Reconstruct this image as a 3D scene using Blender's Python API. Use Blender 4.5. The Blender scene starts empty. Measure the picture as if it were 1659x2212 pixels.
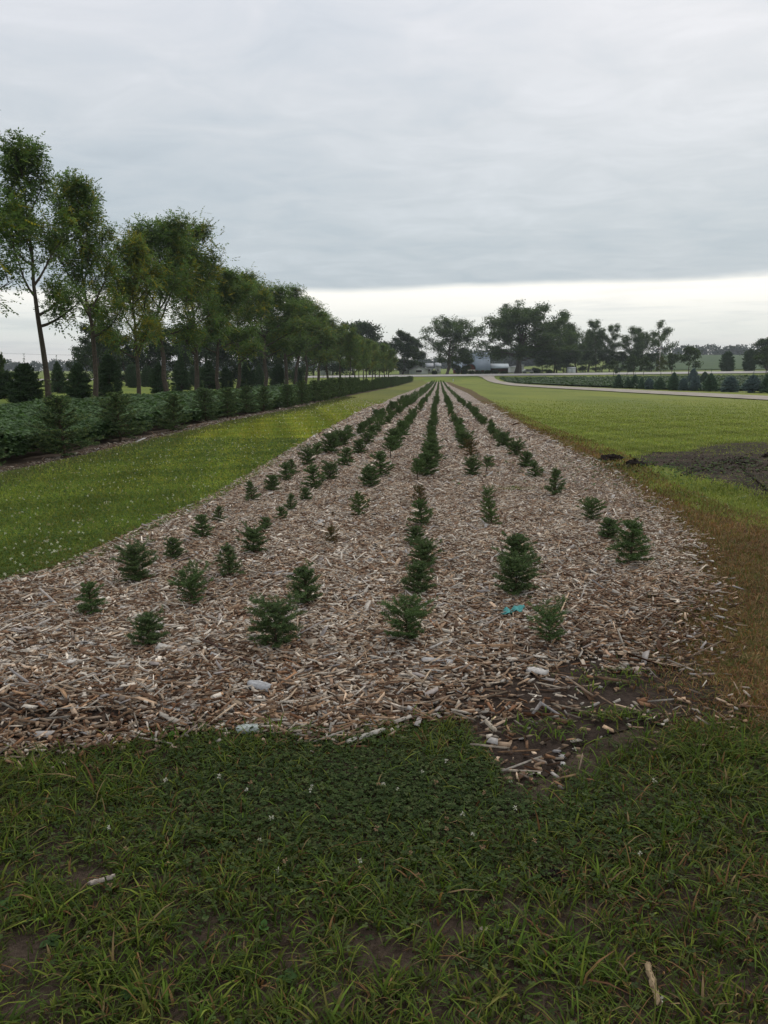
import bpy, math
import numpy as np

# ------------------------------------------------------------------ camera, sky, sun, exposure
SC = bpy.context.scene
COL = SC.collection
F, CX, CY, HZ = 1660.0, 829.5, 1106.0, 800.0
PITCH = math.atan((CY - HZ) / F)
cd = bpy.data.cameras.new('camera')
cd.sensor_fit = 'VERTICAL'; cd.sensor_height = 36; cd.sensor_width = 27
cd.lens = F / 2212 * 36; cd.clip_start = 0.05; cd.clip_end = 9000
cam = bpy.data.objects.new('camera', cd); COL.objects.link(cam)
cam.location = (0, 0, 0); cam.rotation_euler = (math.pi / 2 - PITCH, 0, 0)
SC.camera = cam
SC.view_settings.view_transform = 'Standard'; SC.view_settings.look = 'None'
SC.view_settings.exposure = 0.0; SC.view_settings.gamma = 1.0
SC.cycles.max_bounces = 6; SC.cycles.diffuse_bounces = 3; SC.cycles.transmission_bounces = 3
SC.cycles.transparent_max_bounces = 4; SC.cycles.volume_bounces = 0
SC.cycles.use_denoising = True

SUN_EL, SUN_AZ = math.radians(38), math.radians(28)      # azimuth measured from +Y towards +X

def N(nt, typ, **kw):
    n = nt.nodes.new(typ)
    for k, v in kw.items():
        if k.startswith('i_'):
            key = k[2:]
            key = int(key) if key.isdigit() else key.replace('_', ' ')
            n.inputs[key].default_value = v
        else:
            setattr(n, k, v)
    return n

def MATH(nt, op, a, b=None, c=None, clamp=False):
    n = nt.nodes.new('ShaderNodeMath'); n.operation = op; n.use_clamp = clamp
    for i, v in enumerate((a, b, c)):
        if v is None: continue
        if isinstance(v, (int, float)): n.inputs[i].default_value = v
        else: nt.links.new(v, n.inputs[i])
    return n.outputs[0]

def RAMP(nt, fac, stops, interp='LINEAR'):
    r = nt.nodes.new('ShaderNodeValToRGB'); r.color_ramp.interpolation = interp
    e = r.color_ramp.elements
    while len(e) < len(stops): e.new(0.5)
    for el, (p, c) in zip(e, stops):
        el.position = p; el.color = tuple(c) + (1,) if len(c) == 3 else c
    nt.links.new(fac, r.inputs[0]); return r.outputs[0]

def MIX(nt, fac, a, b, mode='MIX'):
    m = nt.nodes.new('ShaderNodeMix'); m.data_type = 'RGBA'; m.blend_type = mode
    for i, v in ((0, fac), (6, a), (7, b)):
        if isinstance(v, (int, float)): m.inputs[i].default_value = v
        elif isinstance(v, tuple): m.inputs[i].default_value = v + (1,) if len(v) == 3 else v
        else: nt.links.new(v, m.inputs[i])
    return m.outputs[2]

def NOISE(nt, vec, scale, detail=4, rough=0.55, dist=0.0):
    n = N(nt, 'ShaderNodeTexNoise'); n.inputs['Scale'].default_value = scale
    n.inputs['Detail'].default_value = detail; n.inputs['Roughness'].default_value = rough
    n.inputs['Distortion'].default_value = dist
    nt.links.new(vec, n.inputs['Vector']); return n.outputs['Fac']

def MAPPING(nt, vec, scale=(1, 1, 1), rot=(0, 0, 0), loc=(0, 0, 0)):
    m = N(nt, 'ShaderNodeMapping'); m.inputs['Scale'].default_value = scale
    m.inputs['Rotation'].default_value = rot; m.inputs['Location'].default_value = loc
    nt.links.new(vec, m.inputs['Vector']); return m.outputs[0]

world = bpy.data.worlds.new('World'); SC.world = world; world.use_nodes = True
nt = world.node_tree; nt.nodes.clear()
out = N(nt, 'ShaderNodeOutputWorld'); bg = N(nt, 'ShaderNodeBackground'); bg.inputs['Strength'].default_value = 0.1
nt.links.new(bg.outputs[0], out.inputs[0])
sky = N(nt, 'ShaderNodeTexSky'); sky.sky_type = 'NISHITA'; sky.sun_disc = False
sky.sun_elevation = SUN_EL; sky.sun_rotation = SUN_AZ; sky.air_density = 1.0; sky.dust_density = 3.0
tc = N(nt, 'ShaderNodeTexCoord')
sep = N(nt, 'ShaderNodeSeparateXYZ'); nt.links.new(tc.outputs['Generated'], sep.inputs[0])
dx, dy, dz = sep.outputs
zc = MATH(nt, 'MAXIMUM', dz, 0.0)
den = MATH(nt, 'ADD', zc, 0.07)
comb = N(nt, 'ShaderNodeCombineXYZ')
nt.links.new(MATH(nt, 'DIVIDE', dx, den), comb.inputs[0]); nt.links.new(MATH(nt, 'DIVIDE', dy, den), comb.inputs[1])
deck = comb.outputs[0]
n1 = NOISE(nt, MAPPING(nt, deck, (0.46, 0.52, 1), (0, 0, 0.25)), 1.0, 6, 0.5, 0.35)
n2 = NOISE(nt, MAPPING(nt, deck, (1.4, 1.7, 1), (0, 0, 0.12)), 1.9, 7, 0.6, 0.6)
n3 = NOISE(nt, MAPPING(nt, deck, (0.13, 0.2, 1), (0, 0, -0.2), (3.1, 1.7, 0)), 1.0, 3, 0.5)
base = RAMP(nt, zc, [(0.0, (.49, .555, .60)), (.10, (.435, .50, .55)), (.17, (.485, .545, .59)), (.28, (.565, .61, .655)), (.38, (.64, .67, .72)), (.50, (.72, .735, .785)), (1.0, (.80, .81, .84))])
mot = MATH(nt, 'ADD', MATH(nt, 'MULTIPLY', n1, 0.42), MATH(nt, 'ADD', MATH(nt, 'MULTIPLY', n2, 0.28), MATH(nt, 'MULTIPLY', n3, 0.30)))
var = RAMP(nt, mot, [(.36, (.78, .82, .85)), (.45, (.92, .945, .96)), (.52, (1.03, 1.025, 1.02)), (.62, (1.20, 1.17, 1.16))])
cloud = MIX(nt, 1.0, base, var, 'MULTIPLY')
# the clear, bright strip under the edge of the cloud deck
low = RAMP(nt, zc, [(0.0, (.68, .66, .65)), (.02, (.67, .68, .67)), (.045, (.69, .73, .71)), (.072, (.82, .84, .81)), (.092, (.97, .96, .91)), (1, (.97, .96, .91))])
wisp = NOISE(nt, MAPPING(nt, tc.outputs['Generated'], (3.0, 3.0, 42.0), (0, 0.02, 0)), 1.5, 5, 0.6, 0.3)
low = MIX(nt, 1.0, low, RAMP(nt, wisp, [(.35, (.86, .88, .90)), (.5, (1, 1, 1)), (.7, (1.05, 1.04, 1.03))]), 'MULTIPLY')
edge_n = NOISE(nt, MAPPING(nt, tc.outputs['Generated'], (4.0, 4.0, 10.0)), 1.0, 4, 0.5)
h = MATH(nt, 'ADD', dz, MATH(nt, 'MULTIPLY', dx, -0.022))
h = MATH(nt, 'ADD', h, MATH(nt, 'MULTIPLY', MATH(nt, 'SUBTRACT', edge_n, 0.5), 0.024))
# far from the view direction the deck reaches down to the horizon
dirf = MATH(nt, 'MULTIPLY', MATH(nt, 'SUBTRACT', 0.35, dy, clamp=True), 0.25)
h = MATH(nt, 'ADD', h, dirf)
mr = N(nt, 'ShaderNodeMapRange'); mr.interpolation_type = 'SMOOTHSTEP'
mr.inputs['From Min'].default_value = 0.094; mr.inputs['From Max'].default_value = 0.106
nt.links.new(h, mr.inputs['Value'])
allsky = MIX(nt, mr.outputs[0], low, cloud)
allsky = MIX(nt, 1.0, allsky, (11.6, 11.5, 11.4), 'MULTIPLY')
allsky = MIX(nt, 0.06, allsky, sky.outputs[0])
nt.links.new(allsky, bg.inputs['Color'])

sl = bpy.data.lights.new('sun', 'SUN'); sl.energy = 1.3; sl.angle = math.radians(20); sl.color = (1, .96, .9)
so = bpy.data.objects.new('sun', sl); COL.objects.link(so)
so.rotation_euler = (math.pi / 2 - SUN_EL, 0, math.pi - SUN_AZ)   # shines from in front of the camera, high to the right
so.location = (40, 60, 80)

# ------------------------------------------------------------------ terrain and unprojection
PR = [(-60, -1.6), (4.5, -1.6), (13, -1.72), (22, -1.85), (44, -2.05), (92, -2.6), (150, -2.95), (200, -3.07), (225, -2.75),
      (240, -2.15), (252, -1.62), (262, -1.75), (300, -1.5), (700, -0.5), (900, 0.5), (6000, 0.5)]
PX = np.array([p[0] for p in PR], float); PZ = np.array([p[1] for p in PR], float)

def sm(a): a = np.clip(a, 0, 1); return a * a * (3 - 2 * a)

def T(x, y):
    x = np.asarray(x, float); y = np.asarray(y, float)
    z = np.interp(y, PX, PZ)
    t = np.clip((y - 120) / 130, 0, 1)
    z = z + t * 0.011 * np.clip(x, -150, 150)
    z = z + 14.0 * sm((y - 320) / 560) * sm((x - 40) / 260)
    return z

def ray(u, v):
    a = (u - CX) / F; b = (CY - v) / F; c, s = math.cos(PITCH), math.sin(PITCH)
    return np.array([a, c + b * s, -s + b * c])

def at(u, v):
    """ground point seen at photo pixel u, v (photo scaled to 1659 wide)"""
    r = ray(u, v); r = r / r[1]; y = 1.0; prev = 0.5
    while y < 3000:
        if r[2] * y < T(r[0] * y, y): break
        prev = y; y *= 1.03
    lo, hi = prev, y
    for _ in range(30):
        m = (lo + hi) / 2
        if r[2] * m < T(r[0] * m, m): hi = m
        else: lo = m
    return (r[0] * lo, lo)

def xat(u, y):                      # x at depth y for a column u near the horizon
    return (u - CX) / F * y * 1.0 / (math.cos(PITCH)) if False else (u - CX) / F * y * (math.cos(PITCH) + math.sin(PITCH) * math.tan(PITCH))

def zt(u, v, y):                     # height of the view ray through pixel u, v at depth y
    r = ray(u, v); return float(r[2] / r[1] * y)

def extent(cr):
    v = np.concatenate(cr.v); c = np.median(v[:, :2], 0); return float(np.percentile(v[:, 2], 99.8)), 2 * float(np.percentile(np.linalg.norm(v[:, :2] - c, axis=1), 95)) * .95

def hpx(px, y): return px / F * y * 1.0      # a height of px pixels at depth y, in metres

def ev(pts):
    """list of photo pixels along an edge -> x as a function of y"""
    q = sorted([at(*p) for p in pts], key=lambda p: p[1])
    X = np.array([p[0] for p in q]); Y = np.array([p[1] for p in q])
    return lambda y: np.interp(y, Y, X)

# ------------------------------------------------------------------ mesh building
class MB:
    def __init__(s): s.v = []; s.t = []; s.q = []; s.c = []; s.n = 0; s.cap = []
    def add(s, v, q=None, t=None, c=(0.1, 0.1, 0.1)):
        v = np.asarray(v, float).reshape(-1, 3)
        if q is not None and len(q): s.q.append(np.asarray(q, int).reshape(-1, 4) + s.n)
        if t is not None and len(t): s.t.append(np.asarray(t, int).reshape(-1, 3) + s.n)
        c = np.asarray(c, float)
        s.c.append(np.tile(c, (len(v), 1)) if c.ndim == 1 else c)
        s.v.append(v); s.n += len(v)
    def arrays(s):
        return (np.concatenate(s.v), np.concatenate(s.q) if s.q else np.zeros((0, 4), int),
                np.concatenate(s.t) if s.t else np.zeros((0, 3), int), np.concatenate(s.c))
    def mesh(s, name, mat, smooth=False):
        v, q, t, c = s.arrays()
        me = bpy.data.meshes.new(name); me.vertices.add(len(v)); me.vertices.foreach_set('co', v.astype(np.float32).ravel())
        nl = len(q) * 4 + len(t) * 3
        me.loops.add(nl); me.loops.foreach_set('vertex_index', np.concatenate([q.ravel(), t.ravel()]).astype(np.int32))
        st = np.concatenate([np.arange(len(q)) * 4, len(q) * 4 + np.arange(len(t)) * 3]).astype(np.int32)
        me.polygons.add(len(st)); me.polygons.foreach_set('loop_start', st)
        if smooth: me.polygons.foreach_set('use_smooth', np.ones(len(st), bool))
        me.update(calc_edges=True)
        a = me.attributes.new('tint', 'FLOAT_COLOR', 'POINT')
        cc = np.ones((len(v), 4), np.float32); cc[:, :3] = c; a.data.foreach_set('color', cc.ravel())
        me.materials.append(mat); me.validate(); return me
    def build(s, name, mat, parent=None, smooth=False):
        return link(name, s.mesh(name, mat, smooth), parent)

def link(name, me, parent=None):
    o = bpy.data.objects.new(name, me); COL.objects.link(o)
    if parent: o.parent = parent
    return o

def empty(name, loc=(0, 0, 0), rz=0.0, sc=1.0):
    o = bpy.data.objects.new(name, None); COL.objects.link(o); o.empty_display_size = 0.1
    o.location = loc; o.rotation_euler = (0, 0, rz); o.scale = (sc,) * 3 if isinstance(sc, (int, float)) else sc
    return o

def tag(o, label=None, cat=None, group=None, kind=None):
    if label: o['label'] = label
    if cat: o['category'] = cat
    if group: o['group'] = group
    if kind: o['kind'] = kind
    return o

def box(mb, x0, x1, y0, y1, z0, z1, c):
    v = [(x0, y0, z0), (x1, y0, z0), (x1, y1, z0), (x0, y1, z0), (x0, y0, z1), (x1, y0, z1), (x1, y1, z1), (x0, y1, z1)]
    mb.add(v, [(0, 3, 2, 1), (4, 5, 6, 7), (0, 1, 5, 4), (1, 2, 6, 5), (2, 3, 7, 6), (3, 0, 4, 7)], c=c)

def tube(mb, pts, rad, n=6, c=(.1, .08, .06), cap=True):
    pts = np.asarray(pts, float); k = len(pts); rad = np.broadcast_to(np.asarray(rad, float), (k,))
    d = np.gradient(pts, axis=0); d /= (np.linalg.norm(d, axis=1, keepdims=True) + 1e-9)
    ref = np.array([0.31, 0.95, 0.05]) if abs(d[0][2]) > 0.7 else np.array([0, 0, 1.0])
    a = np.cross(d, ref); a /= (np.linalg.norm(a, axis=1, keepdims=True) + 1e-9); b = np.cross(d, a)
    th = np.arange(n) / n * 2 * math.pi
    v = pts[:, None] + rad[:, None, None] * (np.cos(th)[None, :, None] * a[:, None] + np.sin(th)[None, :, None] * b[:, None])
    i = np.arange(k - 1)[:, None] * n; j = np.arange(n)[None]; j2 = (j + 1) % n
    q = np.stack([i + j, i + j2, i + n + j2, i + n + j], -1).reshape(-1, 4)
    t = None; vv = v.reshape(-1, 3)
    if cap:
        vv = np.vstack([vv, pts[-1:]]); tip = len(vv) - 1; o = (k - 1) * n
        t = np.stack([o + np.arange(n), o + (np.arange(n) + 1) % n, np.full(n, tip)], -1)
    mb.add(vv, q, t, c)

def norm(a): return a / (np.linalg.norm(a, axis=-1, keepdims=True) + 1e-9)

def diamonds(mb, P, D, Nn, L, W, c, cup=0.0):
    """leaf: base, two sides at 45 % of the length, tip; P base point, D direction, Nn face normal hint"""
    P = np.asarray(P, float); n = len(P)
    if n == 0: return
    D = norm(D); S = norm(np.cross(D, Nn)); U = np.cross(S, D)
    L = np.broadcast_to(L, (n,))[:, None]; W = np.broadcast_to(W, (n,))[:, None]
    mid = P + D * L * 0.45 - U * L * cup
    v = np.stack([P, mid + S * W / 2, P + D * L - U * L * cup * .5, mid - S * W / 2], 1).reshape(-1, 3)
    i = np.arange(n)[:, None] * 4
    t = np.concatenate([i + [[0, 1, 2]], i + [[0, 2, 3]]]) if cup else None
    q = None if cup else i + [[0, 1, 2, 3]]
    c = np.asarray(c, float); cc = np.repeat(c, 4, 0) if c.ndim == 2 else c
    mb.add(v, q, t, cc)

def blades(mb, P, D, L, W, bend, c):
    """grass blade: bends over, two quads worth: base pair, mid pair, tip"""
    n = len(P); up = np.array([0, 0, 1.0]); D = norm(D)
    S = norm(np.cross(D, up)); L = L[:, None]; W = W[:, None]; bend = bend[:, None]
    lean = D * bend
    f = lambda q: P + (up * (q - .45 * bend * q * q) + lean * .85 * q * q) * L
    a, b, t = f(.36), f(.70), f(1.0)
    v = np.stack([P - S * W * .4, P + S * W * .4, a + S * W * .5, a - S * W * .5, b + S * W * .36, b - S * W * .36, t], 1).reshape(-1, 3)
    i = np.arange(n)[:, None] * 7
    c = np.asarray(c); cc = np.repeat(c, 7, 0) if c.ndim == 2 else c
    mb.add(v, np.concatenate([i + [[0, 1, 2, 3]], i + [[3, 2, 4, 5]]]), i + [[5, 4, 6]], cc)

def pick(rng, pal, n, jit=0.18):
    pal = np.asarray([p[:3] for p in pal], float); w = None
    i = rng.integers(0, len(pal), n)
    return pal[i] * (1 + jit * rng.standard_normal((n, 1))).clip(.4, 1.8)

# ------------------------------------------------------------------ materials
def mat(name): 
    m = bpy.data.materials.new(name); m.use_nodes = True; t = m.node_tree
    return m, t, t.nodes['Principled BSDF']

def tint_mat(name, rough=0.8, transl=0.0, spec=0.25, nscale=0, namp=0.0, bump=0.0, bscale=50, metallic=0):
    m, t, p = mat(name); a = N(t, 'ShaderNodeAttribute'); a.attribute_name = 'tint'; c = a.outputs['Color']
    tcx = N(t, 'ShaderNodeTexCoord')
    if nscale:
        f = NOISE(t, tcx.outputs['Object'], nscale, 4)
        c = MIX(t, 1.0, c, RAMP(t, f, [(.3, (1 - namp,) * 3), (.7, (1 + namp,) * 3)]), 'MULTIPLY')
    t.links.new(c, p.inputs['Base Color']); p.inputs['Roughness'].default_value = rough
    p.inputs['Specular IOR Level'].default_value = spec; p.inputs['Metallic'].default_value = metallic
    if bump:
        b = N(t, 'ShaderNodeBump'); b.inputs['Strength'].default_value = bump; b.inputs['Distance'].default_value = 0.02
        t.links.new(NOISE(t, tcx.outputs['Object'], bscale, 5), b.inputs['Height']); t.links.new(b.outputs[0], p.inputs['Normal'])
    if transl:
        tr = N(t, 'ShaderNodeBsdfTranslucent'); t.links.new(MIX(t, 1.0, c, (1.25, 1.35, .75), 'MULTIPLY'), tr.inputs['Color'])
        mx = N(t, 'ShaderNodeMixShader'); mx.inputs[0].default_value = transl
        t.links.new(p.outputs[0], mx.inputs[1]); t.links.new(tr.outputs[0], mx.inputs[2])
        t.links.new(mx.outputs[0], t.nodes['Material Output'].inputs['Surface'])
    return m

M_leaf = tint_mat('leaf', .75, .35, .12)
M_grass = tint_mat('grass_blade', .8, .3, .08)
M_needle = tint_mat('needle', .8, .12, .12)
M_soy = tint_mat('bean_leaf', .7, .25, .15)
M_bark = tint_mat('bark', .95, 0, .1, 9, .3, .8, 30)
M_chip = tint_mat('wood_chip', .85, 0, .15, 60, .25)
M_flower = tint_mat('flower', .8, .2, .2)
M_paint = tint_mat('painted_wall', .75, 0, .2, 1.2, .06)
M_metal = tint_mat('sheet_metal', .7, 0, .25, .6, .08)
M_glass = tint_mat('window_glass', .12, 0, .6)
M_rock = tint_mat('soil_lump', .95, 0, .1, 25, .4, 1, 40)
M_cloth = tint_mat('cloth', .8, .1, .2, 30, .12, .3, 200)

def ground_mat(name, build, bump=(30, .5, .02), rough=.95):
    m, t, p = mat(name); tcx = N(t, 'ShaderNodeTexCoord'); o = tcx.outputs['Object']
    t.links.new(build(t, o), p.inputs['Base Color']); p.inputs['Roughness'].default_value = rough
    p.inputs['Specular IOR Level'].default_value = .1
    b = N(t, 'ShaderNodeBump'); b.inputs['Strength'].default_value = bump[1]; b.inputs['Distance'].default_value = bump[2]
    t.links.new(NOISE(t, o, bump[0], 6, .65), b.inputs['Height']); t.links.new(b.outputs[0], p.inputs['Normal'])
    return m

def g_lawn(dark, mid, light, patch):
    def f(t, o):
        big = NOISE(t, MAPPING(t, o, (1, .35, 1), (0, 0, .07)), .16, 5, .6)
        med = NOISE(t, o, 1.6, 6, .7); fine = NOISE(t, o, 24, 5, .75)
        c = RAMP(t, fine, [(.3, dark), (.5, mid), (.7, light)])
        c = MIX(t, RAMP(t, med, [(.42, (0, 0, 0)), (.62, (.5, .5, .5))]), c, patch)
        return MIX(t, 1.0, c, RAMP(t, big, [(.3, (.72, .80, .8)), (.5, (1, 1, 1)), (.7, (1.22, 1.16, 1.0))]), 'MULTIPLY')
    return f
M_ground = ground_mat('meadow_ground', g_lawn((.06, .10, .016), (.12, .17, .026), (.17, .21, .035), (.20, .20, .04)))
M_lawn = ground_mat('mown_lawn', g_lawn((.085, .115, .022), (.14, .175, .032), (.185, .22, .042), (.21, .20, .045)))
M_strip = ground_mat('clover_ground', g_lawn((.065, .085, .02), (.11, .13, .027), (.165, .17, .036), (.20, .17, .045)))
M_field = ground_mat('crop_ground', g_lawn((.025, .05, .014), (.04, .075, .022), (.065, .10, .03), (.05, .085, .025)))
def g_soil(t, o):
    a = NOISE(t, o, 3.5, 7, .7); b = NOISE(t, o, 60, 5, .7)
    c = RAMP(t, a, [(.3, (.035, .025, .018)), (.5, (.075, .054, .039)), (.72, (.14, .105, .078))])
    return MIX(t, 1.0, c, RAMP(t, b, [(.3, (.6, .6, .6)), (.7, (1.4, 1.4, 1.4))]), 'MULTIPLY')
M_soil = ground_mat('bare_soil', g_soil, (70, 1.0, .03))
def g_dark(t, o):
    a = NOISE(t, o, 1.6, 7, .7); b = NOISE(t, o, 22, 6, .75)
    c = RAMP(t, a, [(.35, (.020, .014, .010)), (.52, (.042, .029, .021)), (.72, (.095, .066, .048))])
    return MIX(t, 1.0, c, RAMP(t, b, [(.3, (.5, .5, .5)), (.7, (1.6, 1.6, 1.5))]), 'MULTIPLY')
M_dark = ground_mat('black_soil', g_dark, (9, 1.0, .12))
def g_mulch(t, o):
    v = N(t, 'ShaderNodeTexVoronoi'); v.inputs['Scale'].default_value = 22; v.inputs['Randomness'].default_value = 1
    t.links.new(MAPPING(t, o, (1.0, .42, 1)), v.inputs['Vector'])
    s2 = N(t, 'ShaderNodeSeparateXYZ'); t.links.new(v.outputs['Color'], s2.inputs[0])
    c = RAMP(t, s2.outputs[0], [(.0, (.06, .04, .028)), (.3, (.16, .115, .085)), (.6, (.28, .23, .185)), (.85, (.42, .37, .32)), (1, (.58, .53, .47))])
    big = NOISE(t, MAPPING(t, o, (1, .3, 1)), .9, 6, .7)
    c = MIX(t, 1.0, c, RAMP(t, big, [(.3, (.72, .68, .66)), (.5, (1, 1, 1)), (.7, (1.15, 1.15, 1.15))]), 'MULTIPLY')
    fine = NOISE(t, o, 45, 6, .75); soil = RAMP(t, fine, [(.3, (.018, .013, .010)), (.7, (.065, .046, .035))])
    sx = N(t, 'ShaderNodeSeparateXYZ'); t.links.new(o, sx.inputs[0]); wn = MATH(t, 'MULTIPLY', MATH(t, 'SUBTRACT', NOISE(t, o, 3.0, 5, .7), .5), 1.6)
    m = None                                    # places where wet soil shows through the thin mulch
    for cx, cy, rx, ry in ((1.3, 3.6, 1.3, .62), (.75, 3.1, .4, .4), (-1.75, 3.25, .9, .30), (2.2, 4.6, .5, 1.5)):
        a = MATH(t, 'POWER', MATH(t, 'DIVIDE', MATH(t, 'ABSOLUTE', MATH(t, 'SUBTRACT', sx.outputs[0], cx)), rx), 2.0)
        b = MATH(t, 'POWER', MATH(t, 'DIVIDE', MATH(t, 'ABSOLUTE', MATH(t, 'SUBTRACT', sx.outputs[1], cy)), ry), 2.0)
        k = MATH(t, 'SUBTRACT', 1.7, MATH(t, 'ADD', MATH(t, 'ADD', a, b), wn), clamp=True); m = k if m is None else MATH(t, 'MAXIMUM', m, k)
    return MIX(t, m, c, soil)
M_mulch = ground_mat('mulch', g_mulch, (20, 1.0, .03))
def g_dry(t, o):
    a = NOISE(t, o, 14, 7, .75); b = NOISE(t, o, 1.2, 4)
    c = RAMP(t, a, [(.3, (.045, .025, .013)), (.5, (.11, .062, .028)), (.7, (.20, .13, .06))])
    return MIX(t, RAMP(t, b, [(.4, (0, 0, 0)), (.65, (.75, .75, .75))]), c, (.08, .085, .02))
M_dry = ground_mat('dry_turf', g_dry, (30, .8, .03))
def g_road(t, o):
    a = NOISE(t, o, .5, 5, .6); b = NOISE(t, o, 12, 4)
    c = RAMP(t, a, [(.3, (.34, .32, .29)), (.7, (.46, .44, .41))])
    return MIX(t, 1.0, c, RAMP(t, b, [(.3, (.85,) * 3), (.7, (1.1,) * 3)]), 'MULTIPLY')
M_road = ground_mat('road_concrete', g_road, (8, .2, .02))
def g_gravel(t, o):
    a = NOISE(t, MAPPING(t, o, (1, 1, 1)), .7, 6, .7); b = NOISE(t, o, 9, 5, .7)
    c = RAMP(t, a, [(.3, (.22, .19, .15)), (.5, (.34, .30, .25)), (.7, (.44, .40, .34))])
    return MIX(t, 1.0, c, RAMP(t, b, [(.3, (.7,) * 3), (.7, (1.2,) * 3)]), 'MULTIPLY')
M_gravel = ground_mat('gravel', g_gravel, (25, .6, .02))

# ------------------------------------------------------------------ the setting: ground sheets
def axis_nodes():
    ys = list(np.arange(-12, 30, .75)) + list(np.arange(30, 120, 3)) + list(np.arange(120, 320, 2.5)) + list(np.geomspace(322, 6000, 60))
    ys = np.unique(np.round(np.concatenate([ys, PX[(PX > -12)]]), 3))
    a = np.arange(0, 60, 3.0); b = np.arange(60, 320, 10.0); c = np.geomspace(330, 4000, 24)
    p = np.concatenate([a, b, c]); xs = np.unique(np.concatenate([-p, p])); return xs, ys

def grid_sheet(name, xs, ys, mat_, off=0.0):
    X, Y = np.meshgrid(xs, ys); Z = T(X, Y) + off
    v = np.stack([X, Y, Z], -1).reshape(-1, 3); nx, ny = len(xs), len(ys)
    i = np.arange(ny - 1)[:, None] * nx + np.arange(nx - 1)[None]
    q = np.stack([i, i + 1, i + nx + 1, i + nx], -1).reshape(-1, 4)
    mb = MB(); mb.add(v, q); o = mb.build(name, mat_, smooth=True); o['kind'] = 'structure'; return o

def strip_sheet(name, ys, fl, fr, m, mat_, off=0.004, k=0.0004, rough=0.0, seed=0, front=None):
    rng = np.random.default_rng(seed); ys = np.asarray(ys, float)
    L = fl(ys) + rough * rng.standard_normal(len(ys)); R = fr(ys) + rough * rng.standard_normal(len(ys))
    s = np.linspace(0, 1, m)[None]
    X = L[:, None] * (1 - s) + R[:, None] * s; Y = np.repeat(ys[:, None], m, 1)
    if front is not None:
        ne_ = front(X) + .02; Y = np.where(Y < 6, ne_ + (Y - ys[0]) / (6 - ys[0]) * (6 - ne_), Y)
    Z = T(X, Y) + off + k * np.maximum(Y, 0)
    v = np.stack([X, Y, Z], -1).reshape(-1, 3); i = np.arange(len(ys) - 1)[:, None] * m + np.arange(m - 1)[None]
    q = np.stack([i, i + 1, i + m + 1, i + m], -1).reshape(-1, 4)
    mb = MB(); mb.add(v, q); o = mb.build(name, mat_, smooth=True); o['kind'] = 'structure'; return o

def poly_sheet(name, pts, mat_, off=0.01, step=0.35, kind='structure'):
    """world outline (irregular) filled as a fan of rings"""
    pts = np.asarray(pts, float); c = pts.mean(0); mb = MB(); n = len(pts); rings = [0.02, .3, .55, .8, 1.0]
    V = []
    for r in rings:
        p = c + (pts - c) * r; z = T(p[:, 0], p[:, 1]) + off * (1 if r < 1 else .15)
        V.append(np.column_stack([p, z]))
    v = np.concatenate(V); k = len(rings)
    i = np.arange(k - 1)[:, None] * n; j = np.arange(n)[None]; j2 = (j + 1) % n
    q = np.stack([i + j, i + j2, i + n + j2, i + n + j], -1).reshape(-1, 4)
    mb.add(v, q, t=[(0, a, a + 1) for a in range(1, n - 1)]); o = mb.build(name, mat_, smooth=True); o['kind'] = kind; return o

def smooth_outline(pts, n=60, jit=0.0, seed=0):
    rng = np.random.default_rng(seed); pts = np.asarray(pts, float); k = len(pts)
    t = np.linspace(0, k, n, endpoint=False); i = t.astype(int); f = t - i; out_ = []
    for a, g in zip(i, f):
        p0, p1, p2, p3 = pts[(a - 1) % k], pts[a % k], pts[(a + 1) % k], pts[(a + 2) % k]
        out_.append(.5 * (2 * p1 + (p2 - p0) * g + (2 * p0 - 5 * p1 + 4 * p2 - p3) * g * g + (3 * p1 - p0 - 3 * p2 + p3) * g ** 3))
    return np.array(out_) + jit * rng.standard_normal((n, 2))

xs, ys = axis_nodes()
grid_sheet('ground', xs, ys, M_ground)

# bed edges, from the photo's pixels
bedL = ev([(130, 1235), (230, 1190), (330, 1140), (450, 1085), (560, 1020), (680, 950), (780, 893), (860, 855), (925, 827)])
bedR = ev([(1505, 1480), (1520, 1400), (1525, 1280), (1480, 1160), (1400, 1085), (1290, 1010), (1200, 965), (1130, 930), (1080, 900), (1010, 850), (962, 826)])
BED_END = at(945, 826)[1]
YN = [at(u, v) for u, v in [(0, 1640), (120, 1635), (300, 1605), (480, 1580), (600, 1590), (760, 1590), (900, 1560), (1010, 1560), (1090, 1690), (1200, 1690), (1260, 1610), (1400, 1575), (1659, 1555)]]
NX = np.array([-6] + [p[0] for p in YN] + [6]); NY = np.array([3.05] + [p[1] for p in YN] + [3.3])
o_ = np.argsort(NX); NX = NX[o_]; NY = NY[o_]
def near_edge(x): return np.interp(x, NX, NY)
def bL(y): return np.where(y < 6.1, bedL(6.1) - (6.1 - y) * .75, bedL(y))
def bR(y): return np.where(y < 4.0, bedR(4.0), bedR(y))

ysb = np.concatenate([np.arange(2.5, 30, .3), np.arange(30, 120, 2), np.arange(120, BED_END, 2.5), [BED_END]])
strip_sheet('mulch_bed', ysb, bL, bR, 40, M_mulch, .012, .00045, .03, 1, near_edge)
# brown, sprayed-off turf along the bed's lawn side
dryR = ev([(1659, 1135), (1560, 1110), (1420, 1050), (1330, 985), (1230, 945), (1150, 915), (1095, 885), (1020, 843), (972, 826)])
def dR(y): return np.where(y < 8.6, dryR(8.6) + (8.6 - y) * .25, dryR(y))
strip_sheet('dry_turf_edge', ysb, lambda y: bR(y) - .25, dR, 6, M_dry, .007, .0003, .05, 2, near_edge)
strip_sheet('foreground_soil', np.arange(-2.0, 3.7, .25), lambda y: -9 + 0 * y, lambda y: 9 + 0 * y, 30, M_soil, .006, 0, 0, 3)
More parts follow.
